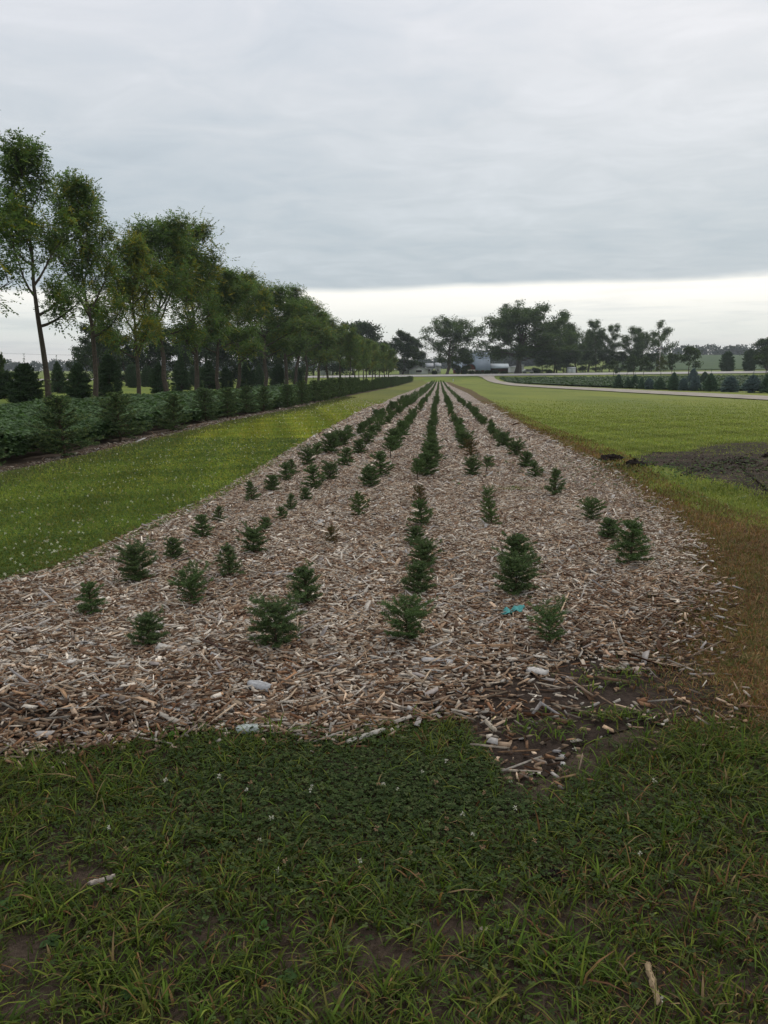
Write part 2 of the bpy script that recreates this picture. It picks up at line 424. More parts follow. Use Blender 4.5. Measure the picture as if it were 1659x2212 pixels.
# clover strip between the bed and the spruce row
SPR = [(140, 990), (260, 955), (375, 935), (445, 912), (492, 905), (533, 897), (570, 891), (622, 884), (652, 877), (680, 871)]
sprx = [at(*p) for p in SPR]
sprY = np.array([-5] + [p[1] for p in sprx] + [87, 214]); sprX = np.array([-7.3] + [p[0] for p in sprx] + [-3.07, 7.7])
def SX(y): return np.interp(y, [-5, 15.5, 20, 29, 40, 60, 87, 130, 214], [-7.9, -6.5, -6.55, -6.3, -5.2, -4.4, -3.0, .7, 7.7])
strip_sheet('clover_strip', np.concatenate([np.arange(3.2, 30, .75), np.arange(30, 222, 3)]), lambda y: SX(y) + .42, lambda y: bL(y) + .05, 8, M_strip, .003, .0002, .03, 4)
strip_sheet('spruce_row_mulch', np.concatenate([np.arange(-2, 30, .75), np.arange(30, 216, 3)]), lambda y: SX(y) - .8, lambda y: SX(y) + .5, 4, M_soil, .004, .0003, .08, 5)
strip_sheet('bean_field', np.concatenate([np.arange(-2, 30, 1.5), np.arange(30, 140, 3)]), lambda y: -16.6 + 0 * y, lambda y: SX(y) - .7, 6, M_soil, .004, .0003, .1, 6)
# mown lawn to the right
driveU = ev([(823 + x * .2976, 603.5 + y * .2976) for x, y in [(822, 712), (835, 728), (880, 745), (1000, 766), (1200, 777), (1659, 797), (2290, 820)]])
driveL = ev([(823 + x * .2976, 603.5 + y * .2976) for x, y in [(735, 712), (765, 735), (830, 757), (950, 776), (1200, 788), (1659, 817), (2600, 865)]])
strip_sheet('lawn', np.concatenate([np.arange(3.0, 30, .75), np.arange(30, 225, 3)]), lambda y: dR(y) - .05, lambda y: 70 + 0 * y, 16, M_lawn, .003, .0002, 0, 7)
# driveway as a ribbon between its two edges (both given as pixel lines)
up = [(823 + x * .2976, 603.5 + y * .2976) for x, y in [(826, 700), (822, 714), (838, 730), (890, 747), (1000, 763), (1200, 776), (1659, 797), (2300, 828), (2900, 857)]]
lo = [(823 + x * .2976, 603.5 + y * .2976) for x, y in [(700, 705), (738, 716), (768, 737), (832, 757), (950, 775), (1180, 790), (1659, 817), (2300, 853), (2900, 887)]]
U = np.array([at(*p) for p in up]); Lo = np.array([at(*p) for p in lo])
def dens(A, n=70):
    t = np.linspace(0, len(A) - 1, n); return np.column_stack([np.interp(t, np.arange(len(A)), A[:, k]) for k in (0, 1)])
U, Lo = dens(U), dens(Lo)
s = np.linspace(0, 1, 6)[None, :, None]; XY = U[:, None] * (1 - s) + Lo[:, None] * s
z = T(XY[..., 0], XY[..., 1]) + .05 + .0006 * XY[..., 1]
v = np.concatenate([XY, z[..., None]], -1).reshape(-1, 3); i = np.arange(69)[:, None] * 6 + np.arange(5)[None]
mb = MB(); mb.add(v, np.stack([i, i + 1, i + 7, i + 6], -1).reshape(-1, 4)); tag(mb.build('driveway', M_gravel, smooth=True), kind='structure')
# road across the view
xr = np.unique(np.concatenate([np.arange(-400, 401, 6.0)])); yr = np.linspace(240.5, 251.5, 5)
X, Y = np.meshgrid(xr, yr); Z = T(X, Y) + .16
v = np.stack([X, Y, Z], -1).reshape(-1, 3); i = np.arange(4)[:, None] * len(xr) + np.arange(len(xr) - 1)[None]
mb = MB(); mb.add(v, np.stack([i, i + 1, i + len(xr) + 1, i + len(xr)], -1).reshape(-1, 4)); tag(mb.build('road', M_road, smooth=True), kind='structure')
# dug-over black soil in the lawn
blk = smooth_outline([at(1470, 975), at(1560, 957), at(1700, 955), at(1900, 985), at(1850, 1060), at(1720, 1095), at(1600, 1062), at(1500, 1035), at(1440, 1010), at(1370, 1000), at(1385, 978)], 90, .05, 3)
poly_sheet('soil_patch', blk, M_dark, .045)
ringy = smooth_outline([at(1080, 1590), at(1180, 1560), at(1330, 1545), at(1470, 1560), at(1390, 1600), at(1250, 1640), at(1270, 1720), at(1180, 1770), at(1090, 1700)], 60, .012, 5)
# soybean field on the right, beyond the driveway: ground sheet
fieldL = ev([(823 + x * .2976, 603.5 + y * .2976) for x, y in [(950, 742), (990, 715), (1040, 700)]])
rf = [(823 + x * .2976, 603.5 + y * .2976) for x, y in [(952, 742), (1000, 757), (1120, 768), (1400, 778), (1659, 788), (2290, 812)]]
RF = [at(*p) for p in rf]
rfo = np.array(RF + [(200, 92), (190, 232), (42, 226), (36, 200)])

# ------------------------------------------------------------------ spruces
def spruce(seed, H, R, nb, tw, nl, nw, pal, base=.1, shape='cone', up0=0.1, up1=1.0, dens_=26, tipcol=None, leader=.14, vase=0, bark=(.10, .07, .05), jit=.20):
    """trunk mesh and crown mesh. nb branches, tw side twigs each, needles of length nl and width nw"""
    rng = np.random.default_rng(seed); tr = MB(); cr = MB()
    lean = rng.normal(0, .03, 2) * H
    def axis(z): f = z / H; return np.array([lean[0] * f * f, lean[1] * f * f, z])
    zs = np.linspace(-.02 * H, H * .97, 7)
    tube(tr, [axis(max(a, 0)) + (0, 0, min(a, 0)) for a in zs], np.linspace(.028, .004, 7) * H * (1 if H < .6 else .75), 6, bark)
    segs = []
    for k in range(nb):
        f = base + (1 - base - .04) * ((k + rng.uniform(-.3, .3)) / nb); f = min(max(f, base * .6), .97)
        if shape == 'cone': r = (1 - f) ** .8 * (1 if f > .22 else .75 + f * 1.14)
        elif shape == 'round': r = math.sqrt(max(0.02, 1 - ((f - .45) / .58) ** 2))
        elif shape == 'vase': r = .45 + .5 * f if f < .8 else .6
        elif shape == 'pear': r = (1 - f) ** .55 * (.7 + .3 * math.sin(f * 3))
        r = max(r, .07) * R * rng.uniform(.92 - jit, .92 + jit)
        az = k * 2.399 + rng.normal(0, .35); el = up0 + (up1 - up0) * f + rng.normal(0, .14); r = r / max(.5, math.cos(min(1.1, el + .2))) * 1.12
        p = axis(f * H); d = np.array([math.cos(az) * math.cos(el), math.sin(az) * math.cos(el), math.sin(el)])
        m = 4; pts = [p]
        for q in range(m):
            d = norm(d + np.array([0, 0, .04 + .1 * vase]) + rng.normal(0, .08, 3)); pts.append(pts[-1] + d * r / m)
        pts = np.array(pts); tube(tr, pts, np.linspace(.007, .002, m + 1) * H, 3, bark, False)
        for a, b in zip(pts[:-1], pts[1:]): segs.append((a, b, f))
        for w in range(tw):
            g = rng.uniform(.25, .95); ii = min(int(g * m), m - 1); a = pts[ii] + (pts[ii + 1] - pts[ii]) * (g * m - ii)
            dd = norm(pts[ii + 1] - pts[ii]); sd = norm(np.cross(dd, [0, 0, 1])) * (1 if w % 2 else -1)
            t_ = norm(dd * .8 + sd * rng.uniform(.5, .9) + np.array([0, 0, rng.normal(.08, .15)]))
            segs.append((a, a + t_ * r * rng.uniform(.25, .45) * (1.15 - g * .5), f))
    segs.append((axis(.86 * H), axis(H * (1 + leader * .3)), 1.0)); segs.append((axis(.7 * H), axis(H * .9), .9))
    A = np.array([s_[0] for s_ in segs]); B = np.array([s_[1] for s_ in segs]); ff = np.array([s_[2] for s_ in segs])
    ln = np.linalg.norm(B - A, axis=1); cnt = np.maximum(4, (ln / (nl) * dens_)).astype(int)
    idx = np.repeat(np.arange(len(A)), cnt); n = len(idx); tt = rng.uniform(0, 1.05, n)
    P = A[idx] + (B - A)[idx] * tt[:, None]; D = norm((B - A)[idx])
    rv = norm(np.cross(D, rng.standard_normal((n, 3)))); dirn = norm(D * rng.uniform(.5, 1.0, n)[:, None] + rv)
    L = nl * rng.uniform(.7, 1.15, n); br = rng.uniform(.8, 1.2, len(A))[idx]
    c = pick(rng, pal, n, .15) * br[:, None]
    if tipcol is not None:
        msk = (tt > .8) & (rng.random(n) < .75); c[msk] = np.array(tipcol) * rng.uniform(.7, 1.2, (msk.sum(), 1))
    diamonds(cr, P, dirn, rng.standard_normal((n, 3)), L, nw * rng.uniform(.8, 1.2, n), c)
    return tr, cr

G1 = [(.070, .108, .042), (.092, .136, .048), (.115, .160, .058), (.075, .118, .056)]
G2 = [(.065, .11, .042), (.088, .14, .048), (.108, .165, .056)]
GB = [(.16, .075, .03), (.06, .09, .035), (.07, .11, .04)]
SEED = {}
specs = {   # height 0.30 m at scale 1
    'bushy': dict(H=.28, R=.115, nb=62, tw=5, shape='round', up0=.0, up1=.75, dens_=15, pal=G1),
    'bushy2': dict(H=.28, R=.115, nb=56, tw=5, shape='pear', up0=.1, up1=.75, dens_=15, pal=G1),
    'conical': dict(H=.30, R=.115, nb=48, tw=5, shape='pear', up0=.05, up1=.7, dens_=15, pal=G2),
    'conical2': dict(H=.31, R=.11, nb=44, tw=5, shape='cone', up0=.05, up1=.7, dens_=15, pal=G1),
    'sparse': dict(H=.27, R=.15, nb=32, tw=5, shape='vase', up0=.35, up1=.9, dens_=13, pal=G2),
    'open': dict(H=.28, R=.14, nb=44, tw=5, shape='vase', up0=.1, up1=.85, dens_=14, pal=G2, vase=.3),
    'leggy': dict(H=.31, R=.115, nb=30, tw=4, shape='pear', up0=.1, up1=.8, dens_=14, pal=G2, base=.38),
    'browned': dict(H=.27, R=.10, nb=30, tw=4, shape='pear', up0=.2, up1=1.0, dens_=13, pal=GB, tipcol=(.14, .055, .02)),
    'lime': dict(H=.30, R=.12, nb=40, tw=4, shape='pear', up0=.1, up1=.8, dens_=14, pal=G2, tipcol=(.10, .14, .03)),
}
for i, (k, sp) in enumerate(specs.items()):
    sp = dict(sp); sp.setdefault('base', .10); sp.setdefault('jit', .33)
    tr, cr = spruce(100 + i, nl=.016, nw=.0034, **sp)
    SEED[k] = (tr.mesh('seedling_trunk', M_bark), cr.mesh('seedling_crown', M_needle), *extent(cr))
ASP = dict(open=1.0, sparse=1.02, browned=.75, leggy=.78, lime=.7, conical=.82, conical2=.74)

# rows as photo pixels of the plants' feet with height in pixels and kind
ROWS = {
 'A': [(200, 1335, 72, 'conical'), (295, 1262, 88, 'bushy'), (375, 1213, 50, 'bushy2'), (437, 1167, 52, 'conical'), (472, 1133, 38, 'conical2'), (545, 1087, 48, 'conical2'), (585, 1066, 40, 'bushy2'), (618, 1043, 42, 'conical'), (630, 1030, 36, 'conical2'), (665, 1010, 46, 'bushy'), (685, 998, 40, 'leggy'), (711, 985, 50, 'bushy2'), (737, 968, 44, 'bushy'), (752, 956, 36, 'conical')],
 'B': [(322, 1403, 76, 'bushy2'), (418, 1312, 86, 'open'), (497, 1252, 76, 'conical2'), (548, 1200, 66, 'bushy'), (571, 1150, 32, 'bushy2'), (610, 1127, 30, 'conical'), (627, 1107, 38, 'conical2'), (661, 1086, 32, 'bushy2'), (680, 1060, 54, 'conical'), (713, 1041, 46, 'bushy'), (744, 1012, 44, 'conical'), (776, 985, 36, 'bushy2'), (790, 966, 34, 'bushy'), (802, 950, 30, 'conical')],
 'C': [(597, 1402, 112, 'bushy'), (665, 1312, 86, 'bushy2'), (718, 1180, 42, 'browned'), (776, 1120, 56, 'lime'), (803, 1057, 50, 'bushy2'), (822, 1035, 58, 'conical'), (843, 995, 52, 'leggy'), (853, 975, 50, 'bushy2'), (862, 955, 46, 'conical')],
 'D': [(880, 1392, 104, 'open'), (902, 1290, 76, 'bushy2'), (917, 1230, 64, 'bushy'), (899, 1183, 46, 'bushy2'), (911, 1140, 58, 'conical'), (908, 1095, 44, 'browned'), (902, 1042, 50, 'leggy'), (925, 1033, 56, 'bushy2'), (932, 1012, 56, 'bushy2'), (928, 992, 50, 'bushy')],
 'E': [(1188, 1398, 96, 'sparse'), (1112, 1292, 100, 'bushy'), (1116, 1232, 78, 'bushy2'), (1063, 1140, 62, 'lime'), (1050, 1087, 36, 'sparse'), (1020, 1032, 46, 'bushy'), (1049, 1026, 40, 'leggy'), (1018, 990, 40, 'browned'), (1003, 975, 46, 'bushy')],
 'F': [(1362, 1225, 98, 'conical'), (1312, 1170, 50, 'bushy2'), (1278, 1130, 54, 'open'), (1198, 1076, 62, 'conical2'), (1157, 1036, 38, 'conical'), (1133, 1015, 40, 'bushy2'), (1110, 990, 42, 'bushy'), (1092, 972, 40, 'bushy2')],
}
FARU = {'A': 933, 'B': 938, 'C': 942.6, 'D': 947.6, 'E': 952.5, 'F': 957.9}
ROWNAME = {'A': 'the row beside the clover strip', 'B': 'the second row from the clover strip', 'C': 'the third row from the clover strip',
           'D': 'the straight centre row', 'E': 'the second row from the mown lawn', 'F': 'the row beside the mown lawn'}
LOOK = {'bushy': 'dense rounded spruce seedling', 'bushy2': 'dark bushy spruce seedling', 'conical': 'small pyramid-shaped spruce seedling', 'conical2': 'pointed spruce seedling',
        'sparse': 'sparse gappy spruce seedling', 'open': 'spreading loose-branched spruce seedling', 'leggy': 'bare-stemmed leggy spruce seedling',
        'browned': 'spruce seedling with browned needles', 'lime': 'spruce seedling with yellow-green tips'}
ORD = 'first second third fourth fifth sixth seventh eighth ninth tenth eleventh twelfth thirteenth fourteenth fifteenth sixteenth seventeenth eighteenth nineteenth twentieth'.split()
SPECIAL = {('E', 0): 'sparse seedling with gappy splayed branches beside the turquoise cloth scrap', ('E', 1): 'tallest dense dark seedling, directly behind the turquoise cloth scrap',
           ('C', 0): 'widest bushy seedling in the front line, a lime weed sprig at its foot', ('C', 2): 'little seedling with rusty brown needles alone in the third row',
           ('A', 0): 'seedling nearest the clover strip in the front corner of the bed', ('D', 0): 'loose spreading seedling at the near end of the centre row',
           ('F', 0): 'large seedling at the near end of the row beside the mown lawn', ('B', 0): 'bushy seedling at the near end of the second row from the clover'}
KINDS = list(specs)
rng = np.random.default_rng(5)
plants = []
for r, lst in ROWS.items():
    fx, fy = at(FARU[r], 826.5)
    last = None
    for j, (u, v_, h_, k) in enumerate(lst):
        x, y = at(u, v_); hm = zt(u, v_ - h_, y) - float(T(x, y))
        plants.append([r, j, x, y, hm, k]); last = (x, y)
    j = len(lst); y = last[1] + .8; x0, y0 = last
    while y < BED_END - .5:
        x = x0 + (fx - x0) * (y - y0) / (fy - y0) + rng.normal(0, .05)
        hm = max(.16, rng.normal(.35, .07))
        if r in 'AB' and y > 25: hm *= rng.uniform(.95, 1.35)
        if rng.random() > .10: plants.append([r, j, x, y, hm, KINDS[int(rng.choice([0, 1, 1, 2, 2, 3, 6, 8, 4]))]]); j += 1
        y += rng.uniform(.68, 1.0)
plants.sort(key=lambda p: p[3])
near, far = plants[:300], plants[300:]
GRP = 'spruce seedlings planted in rows in the mulch bed'
for (r, j, x, y, hm, k) in near:
    sc = hm / SEED[k][2]; scw = hm * ASP.get(k, .86) / SEED[k][3]; wid = rng.uniform(.88, 1.05)*(1 if j < len(ROWS[r]) else .74)
    e = empty('spruce_seedling', (x, y, float(T(x, y)) + .012), rng.uniform(0, 6.28), (scw * wid * 1.04, scw * wid * 1.04, sc * 1.03))
    e.rotation_euler[0] = rng.normal(0, .06); e.rotation_euler[1] = rng.normal(0, .06)
    tr_, cr_ = SEED[k][:2]; link('trunk', tr_, e); link('crown', cr_, e)
    if (r, j) in SPECIAL: lab = SPECIAL[(r, j)]
    elif j < 20: lab = f"{LOOK[k]}, {ORD[j]} from front in {ROWNAME[r]}"
    else: lab = f"one of the seedlings past the twentieth in {ROWNAME[r]}"
    tag(e, lab, 'spruce seedling', GRP if j < 20 else GRP + ', ' + ROWNAME[r])
# the rest of the rows: low-detail plants merged in one mass
protos = []
for i in range(4):
    tr, cr = spruce(300 + i, H=.4, R=.15, nb=16, tw=0, nl=.05, nw=.018, pal=G1 if i % 2 else G2, base=.1, shape=['pear', 'round', 'cone', 'pear'][i], up0=.1, up1=1., dens_=7)
    protos.append(cr.arrays())
mb = MB()
for (r, j, x, y, hm, k) in far:
    v, q, t, c = protos[rng.integers(4)]; a = rng.uniform(0, 6.28); s_ = hm / .42
    R_ = np.array([[math.cos(a), -math.sin(a), 0], [math.sin(a), math.cos(a), 0], [0, 0, 1]])
    w_ = .66
    mb.add((v @ R_.T) * [s_ * w_, s_ * w_, s_] + [x, y, float(T(x, y)) + .02], q if len(q) else None, t if len(t) else None, c)
tag(mb.build('spruce_seedling_lines', M_needle), 'far seedlings merging into thin dark green lines towards the road', 'seedlings', None, 'stuff')

# young spruces along the bean field
YS = []
for i in range(4):
    tr, cr = spruce(400 + i, H=1.3, R=.5, nb=80, tw=6, nl=.045, nw=.011, pal=[(.062, .10, .042), (.08, .125, .046), (.052, .085, .042)], base=.06, shape=['cone', 'cone', 'pear', 'cone'][i], up0=.0, up1=.9, dens_=9,
                    tipcol=(.15, .19, .065) if i % 2 == 0 else (.12, .165, .065), leader=.8)
    YS.append((tr.mesh('young_trunk', M_bark), cr.mesh('young_crown', M_needle), *extent(cr)))
ypos = [(at(u, v_), (u, v_, h_)) for (u, v_), h_ in zip(SPR, [150, 115, 92, 82, 72, 70, 62, 60, 58, 55])]
yl = []
for (x, y), (u, v_, h_) in ypos: yl.append((x, y, zt(u, v_ - h_, y) - float(T(x, y))))
y = yl[-1][1] + 2.6
while y < 212: yl.append((float(SX(y)) + rng.normal(0, .12), y, rng.uniform(1.45, 2.0))); y += rng.uniform(2.5, 3.3) * (1 if y < 90 else 1.25)
yl.insert(0, (-6.95, 12.9, 1.3)); yl.insert(0, (-7.2, 9.8, 1.3))
ORD2 = ORD + [f'twenty-{o}' for o in ORD[:9]] + ['thirtieth'] + [f'thirty-{o}' for o in ORD[:9]] + ['fortieth'] + [f'forty-{o}' for o in ORD[:9]]
for j, (x, y, hm) in enumerate(yl):
    vi = j % 4 if j > 3 else [1, 3, 0, 2][j]; sc = hm / YS[vi][2]; scw = hm * .76 / YS[vi][3]
    e = empty('young_spruce', (x, y, float(T(x, y)) + .02), rng.uniform(0, 6.28), (scw * rng.uniform(.92, 1.15),) * 2 + (sc,)); link('trunk', YS[vi][0], e); link('crown', YS[vi][1], e)
    if j < 2: lab = 'young spruce standing left of the framed view, before the visible row' if j else 'young spruce farthest outside the view at the near end of the row'
    elif j == 2: lab = 'largest young spruce beside the beans, with pale new leaders, nearest in its row'
    elif j == 3: lab = 'young spruce with a thin upright leader, second visible in the row by the beans'
    elif j < 18: lab = f'knee-high green spruce, {ORD2[j-2]} visible from the near end of the row beside the beans'.replace('knee-high', 'chest-high')
    else: lab = 'one of the dark spruces merging into a hedge at the far end of the row'
    tag(e, lab, 'spruce', 'young spruces in the row beside the bean field' if j < 18 else 'far young spruces of the row beside the bean field')

# large spruces behind the tree row and blue spruces beyond the drive
BS = []
for i in range(4):
    tr, cr = spruce(500 + i, H=3.6, R=1.5, nb=210, tw=9, jit=.10, nl=.13, nw=.04, pal=[(.055, .092, .042), (.07, .11, .048), (.044, .075, .038)], base=.03, shape=['pear', 'round', 'cone', 'pear'][i], up0=-.1, up1=.35, dens_=9, leader=.6)
    BS.append((tr.mesh('big_trunk', M_bark), cr.mesh('big_crown', M_needle), *extent(cr)))
big = [(58, 884, 96, 78, 0, 'broad dark evergreen bush behind the leftmost walnut trunk'), (172, 866, 80, 62, 2, 'dark cone-shaped evergreen with a spindly leader between the first two trunks'),
       (238, 862, 92, 58, 0, 'dense egg-shaped dark evergreen right of the second walnut trunk'), (10, 862, 60, 50, 1, 'low evergreen at the picture edge behind the bean field'),
       (345, 851, 66, 46, 2, 'evergreen behind the fourth walnut trunk'), (128, 850, 66, 40, 2, 'slim evergreen peeping out behind the first walnut trunk'),
       (288, 838, 50, 34, 1, 'rounded evergreen beyond the third walnut trunk'), (392, 845, 72, 44, 2, 'pointed evergreen between the fourth and fifth walnut trunks'),
       (452, 843, 62, 48, 2, 'pale-tipped pointed evergreen right of the fifth walnut trunk'), (490, 842, 48, 34, 3, 'evergreen seen between the sixth and seventh walnut trunks'),
       (535, 842, 60, 44, 2, 'evergreen right of the seventh walnut trunk'), (600, 838, 50, 38, 3, 'evergreen right of the eighth walnut trunk'), (645, 832, 36, 30, 1, 'bluish small evergreen beyond the ninth walnut trunk'),
       (320, 836, 44, 34, 3, 'low evergreen in the gap beside the third walnut trunk'), (425, 836, 44, 38, 1, 'round evergreen hidden behind the fifth walnut trunk'), (560, 834, 44, 30, 2, 'far evergreen just before the eighth walnut trunk')]
for u, v_, h_, w_, vi, lab in big:
    x, y = at(u, v_); H_ = h_ / F * y; W_ = w_ / F * y
    e = empty('spruce_tree', (x, y, float(T(x, y))), rng.uniform(0, 6.28), (W_ / BS[vi][3] * .82, W_ / BS[vi][3] * .82, H_ / BS[vi][2])); link('trunk', BS[vi][0], e); link('crown', BS[vi][1], e)
    tag(e, lab, 'spruce', 'large evergreens behind the walnut row')
BL = []
for i in range(3):
    tr, cr = spruce(600 + i, H=2.2, R=1.15, nb=170, tw=8, jit=.10, nl=.09, nw=.03, pal=[(.13, .185, .19), (.10, .15, .15), (.16, .22, .23)], base=.03, shape=['cone', 'pear', 'cone'][i], up0=-.05, up1=.3, dens_=9, leader=.6)
    BL.append((tr.mesh('blue_trunk', M_bark), cr.mesh('blue_crown', M_needle), *extent(cr)))
GD = []
for i in range(2):
    tr, cr = spruce(620 + i, H=2.2, R=.95, nb=170, tw=8, jit=.10, nl=.09, nw=.03, pal=[(.09, .15, .095), (.11, .17, .11)], base=.03, shape='cone', up0=-.05, up1=.3, dens_=9, leader=.6)
    GD.append((tr.mesh('green_trunk', M_bark), cr.mesh('green_crown', M_needle), *extent(cr)))
blue = [(1062, 640, 132, 120, 'b', 'tallest pointed dark spruce standing behind the blue spruce line'), (1150, 640, 105, 100, 'g', 'green spruce half hidden behind the blue spruce line'),
        (470, 662, 108, 96, 'g', 'green spruce at the road end of the spruce line beyond the drive'), (545, 664, 90, 60, 'g', 'small slim green spruce, second in the line beyond the drive'), (600, 664, 104, 100, 'g', 'bushy green spruce, third in the line beyond the drive'),
        (655, 668, 92, 60, 'g', 'narrow green spruce, fourth in the line beyond the drive'), (715, 672, 88, 84, 'b', 'smallest grey-blue spruce, fifth in the line beyond the drive'), (800, 675, 95, 108, 'g', 'low wide green spruce, sixth in the line beyond the drive'), (908, 680, 140, 108, 'g', 'tall dark pointed spruce, seventh in the line beyond the drive'),
        (985, 682, 100, 84, 'b', 'blue-grey spruce just right of the tall pointed one'), (1075, 684, 118, 110, 'b', 'blue-grey spruce in front of the tallest hidden spruce'), (1200, 688, 140, 140, 'g', 'tall broad dark spruce, third from the right picture edge group'),
        (1355, 693, 120, 150, 'b', 'palest silver-blue rounded spruce beyond the drive'), (1535, 700, 140, 180, 'b', 'widest blue-grey spruce near the right picture edge'), (1655, 702, 165, 140, 'g', 'dark spruce cut by the right picture edge')]
for cx_, cy_, h_, w_, kk, lab in blue:
    u, v_ = 1207 + cx_ * .2725, 658.4 + cy_ * .2725; x, y = at(u, v_); H_ = h_ * .2725 / F * y; W_ = w_ * .2725 / F * y
    src = BL[rng.integers(3)] if kk == 'b' else GD[rng.integers(2)]; 
    e = empty('blue_spruce' if kk == 'b' else 'spruce_tree', (x, y, float(T(x, y))), rng.uniform(0, 6.28), (W_ / src[3] * .8, W_ / src[3] * .8, H_ / src[2])); link('trunk', src[0], e); link('crown', src[1], e)
    tag(e, lab, 'spruce', 'spruces lined up beyond the driveway')

# ------------------------------------------------------------------ broadleaf trees
def tree(seed, H, trunk_h, W, limbs=7, subs=9, twigs=5, steep=1.0, leafn=10, leaf=.10, lw=.036, comp=True, pal=None, yel=None, yelf=0.0,
         tr_r=.19, spread=.55, multi=1, bark=(.085, .068, .052), droop=.5, topw=.8, lowskirt=True, sprf=.05, lift=0.0):
    rng = np.random.default_rng(seed); tr = MB(); cr = MB(); tw_pts = []; tw_dir = []
    for s_ in range(multi):
        off = np.array([rng.normal(0, .03) * W * (multi > 1), rng.normal(0, .03) * W * (multi > 1), 0])
        ph = rng.uniform(0, 6.28)
        k = 9; zs = np.linspace(0, H * .93, k); wob = np.cumsum(rng.normal(0, .011 * H, (k, 2)), 0); wob[0] = 0
        if multi > 1: wob += np.outer(np.linspace(0, 1, k) ** 1.2, [math.cos(ph + s_ * 6.28 / multi) * W * .22, math.sin(ph + s_ * 6.28 / multi) * W * .14])
        st = np.column_stack([wob, zs]) + off
        tube(tr, np.vstack([st[0] - [0, 0, .25], st]), np.concatenate([[tr_r * 1.35], tr_r * np.array([1.1, .92, .8, .68, .52, .38, .25, .15, .06])[:k]]), 9, bark)
        def S(z): return np.array([np.interp(z, st[:, 2], st[:, 0]), np.interp(z, st[:, 2], st[:, 1]), z])
        for L in range(limbs):
            f = (L + rng.uniform(0, .8)) / limbs; z0 = trunk_h + (H * .9 - trunk_h) * f ** 1.05
            az = L * 2.4 + rng.normal(0, .4) + ph
            env = (1 - topw * f ** 1.6) * (.75 if f < .12 and lowskirt else 1.0)
            ln = W / 2 * env * rng.uniform(.85, 1.2) / max(.35, math.cos(steep * (.55 + .3 * f)))
            ln = min(ln, (H - z0) * .95 + W * .22)
            el = steep * (.38 + .5 * rng.random()) * (.45 if f < .16 and lowskirt else 1); d = np.array([math.cos(az) * math.cos(el), math.sin(az) * math.cos(el), math.sin(el)])
            m = 6; pts = [S(z0)]
            for q in range(m): d = norm(d + np.array([0, 0, .05 + .06 * lift - .09 * q / m * droop]) + rng.normal(0, .09, 3)); pts.append(pts[-1] + d * ln / m)
            pts = np.array(pts); rb = tr_r * (.5 - .32 * f); tube(tr, pts, np.linspace(rb, rb * .18, m + 1), 6, bark, False)
            for b in range(subs):
                g = .22 + .78 * (b + rng.random()) / subs; ii = min(int(g * m), m - 1); p = pts[ii] + (pts[ii + 1] - pts[ii]) * (g * m - ii)
                dd = norm(pts[ii + 1] - pts[ii]); rv = norm(rng.standard_normal(3) * [1, 1, .7]); d2 = norm(dd * .65 + rv * .9 + [0, 0, .12 + lift])
                l2 = ln * rng.uniform(.22, .45) * (1.15 - .55 * g); pp = [p]
                for q in range(3): d2 = norm(d2 + rng.normal(0, .16, 3) + [0, 0, .03 + lift * .3]); pp.append(pp[-1] + d2 * l2 / 3)
                pp = np.array(pp); tube(tr, pp, np.linspace(rb * .3, rb * .08, 4), 4, bark, False)
                for w in range(twigs):
                    g2 = rng.uniform(.25, 1); jj = min(int(g2 * 3), 2); a = pp[jj] + (pp[jj + 1] - pp[jj]) * (g2 * 3 - jj)
                    dt = norm(norm(pp[jj + 1] - pp[jj]) * .5 + rng.standard_normal(3) * .75 + [0, 0, lift]); lt = l2 * rng.uniform(.2, .4)
                    tube(tr, [a, a + dt * lt], [rb * .07, rb * .03], 3, bark, False)
                    tw_pts.append(a + dt * lt); tw_dir.append(dt)
    Pt = np.array(tw_pts); Dt = np.array(tw_dir); n0 = len(Pt); n = n0 * leafn
    ci = np.repeat(np.arange(n0), leafn); spr = W * sprf
    P = Pt[ci] + rng.standard_normal((n, 3)) * spr * [1, 1, .75]
    tone = rng.uniform(.75, 1.3, n0)[ci][:, None]
    col = pick(rng, pal, n, .14) * tone
    if yel is not None:
        hue = rng.random(n0)[ci] < yelf; col[hue] = pick(rng, yel, int(hue.sum()), .15)
    if comp:                                    # pinnate leaves: a row of leaflets each side of a drooping stalk
        D = norm(Dt[ci] * .6 + rng.standard_normal((n, 3)) * .8 + [0, 0, .05]); rl = leaf * rng.uniform(2.6, 3.8, n)[:, None]
        for q in range(9):
            g = .18 + .82 * (q // 2) / 4; side = norm(np.cross(D, [0, 0, 1])) * (1 if q % 2 else -1)
            pos = P + D * rl * g + np.array([0, 0, -1]) * (droop * rl * g * g * .55)
            dl = norm(side * (.9 if q < 8 else .0) + D * .55 + np.array([0, 0, -.15]) + rng.normal(0, .12, (n, 3)))
            diamonds(cr, pos, dl, norm(np.array([0, 0, 1.0]) + rng.normal(0, .35, (n, 3))), leaf * rng.uniform(.8, 1.2, n), lw, col)
    else:
        D = norm(rng.standard_normal((n, 3)) + [0, 0, -.3]); diamonds(cr, P, D, rng.standard_normal((n, 3)), leaf * rng.uniform(.6, 1.3, n), lw * rng.uniform(.7, 1.3, n), col)
    return tr, cr

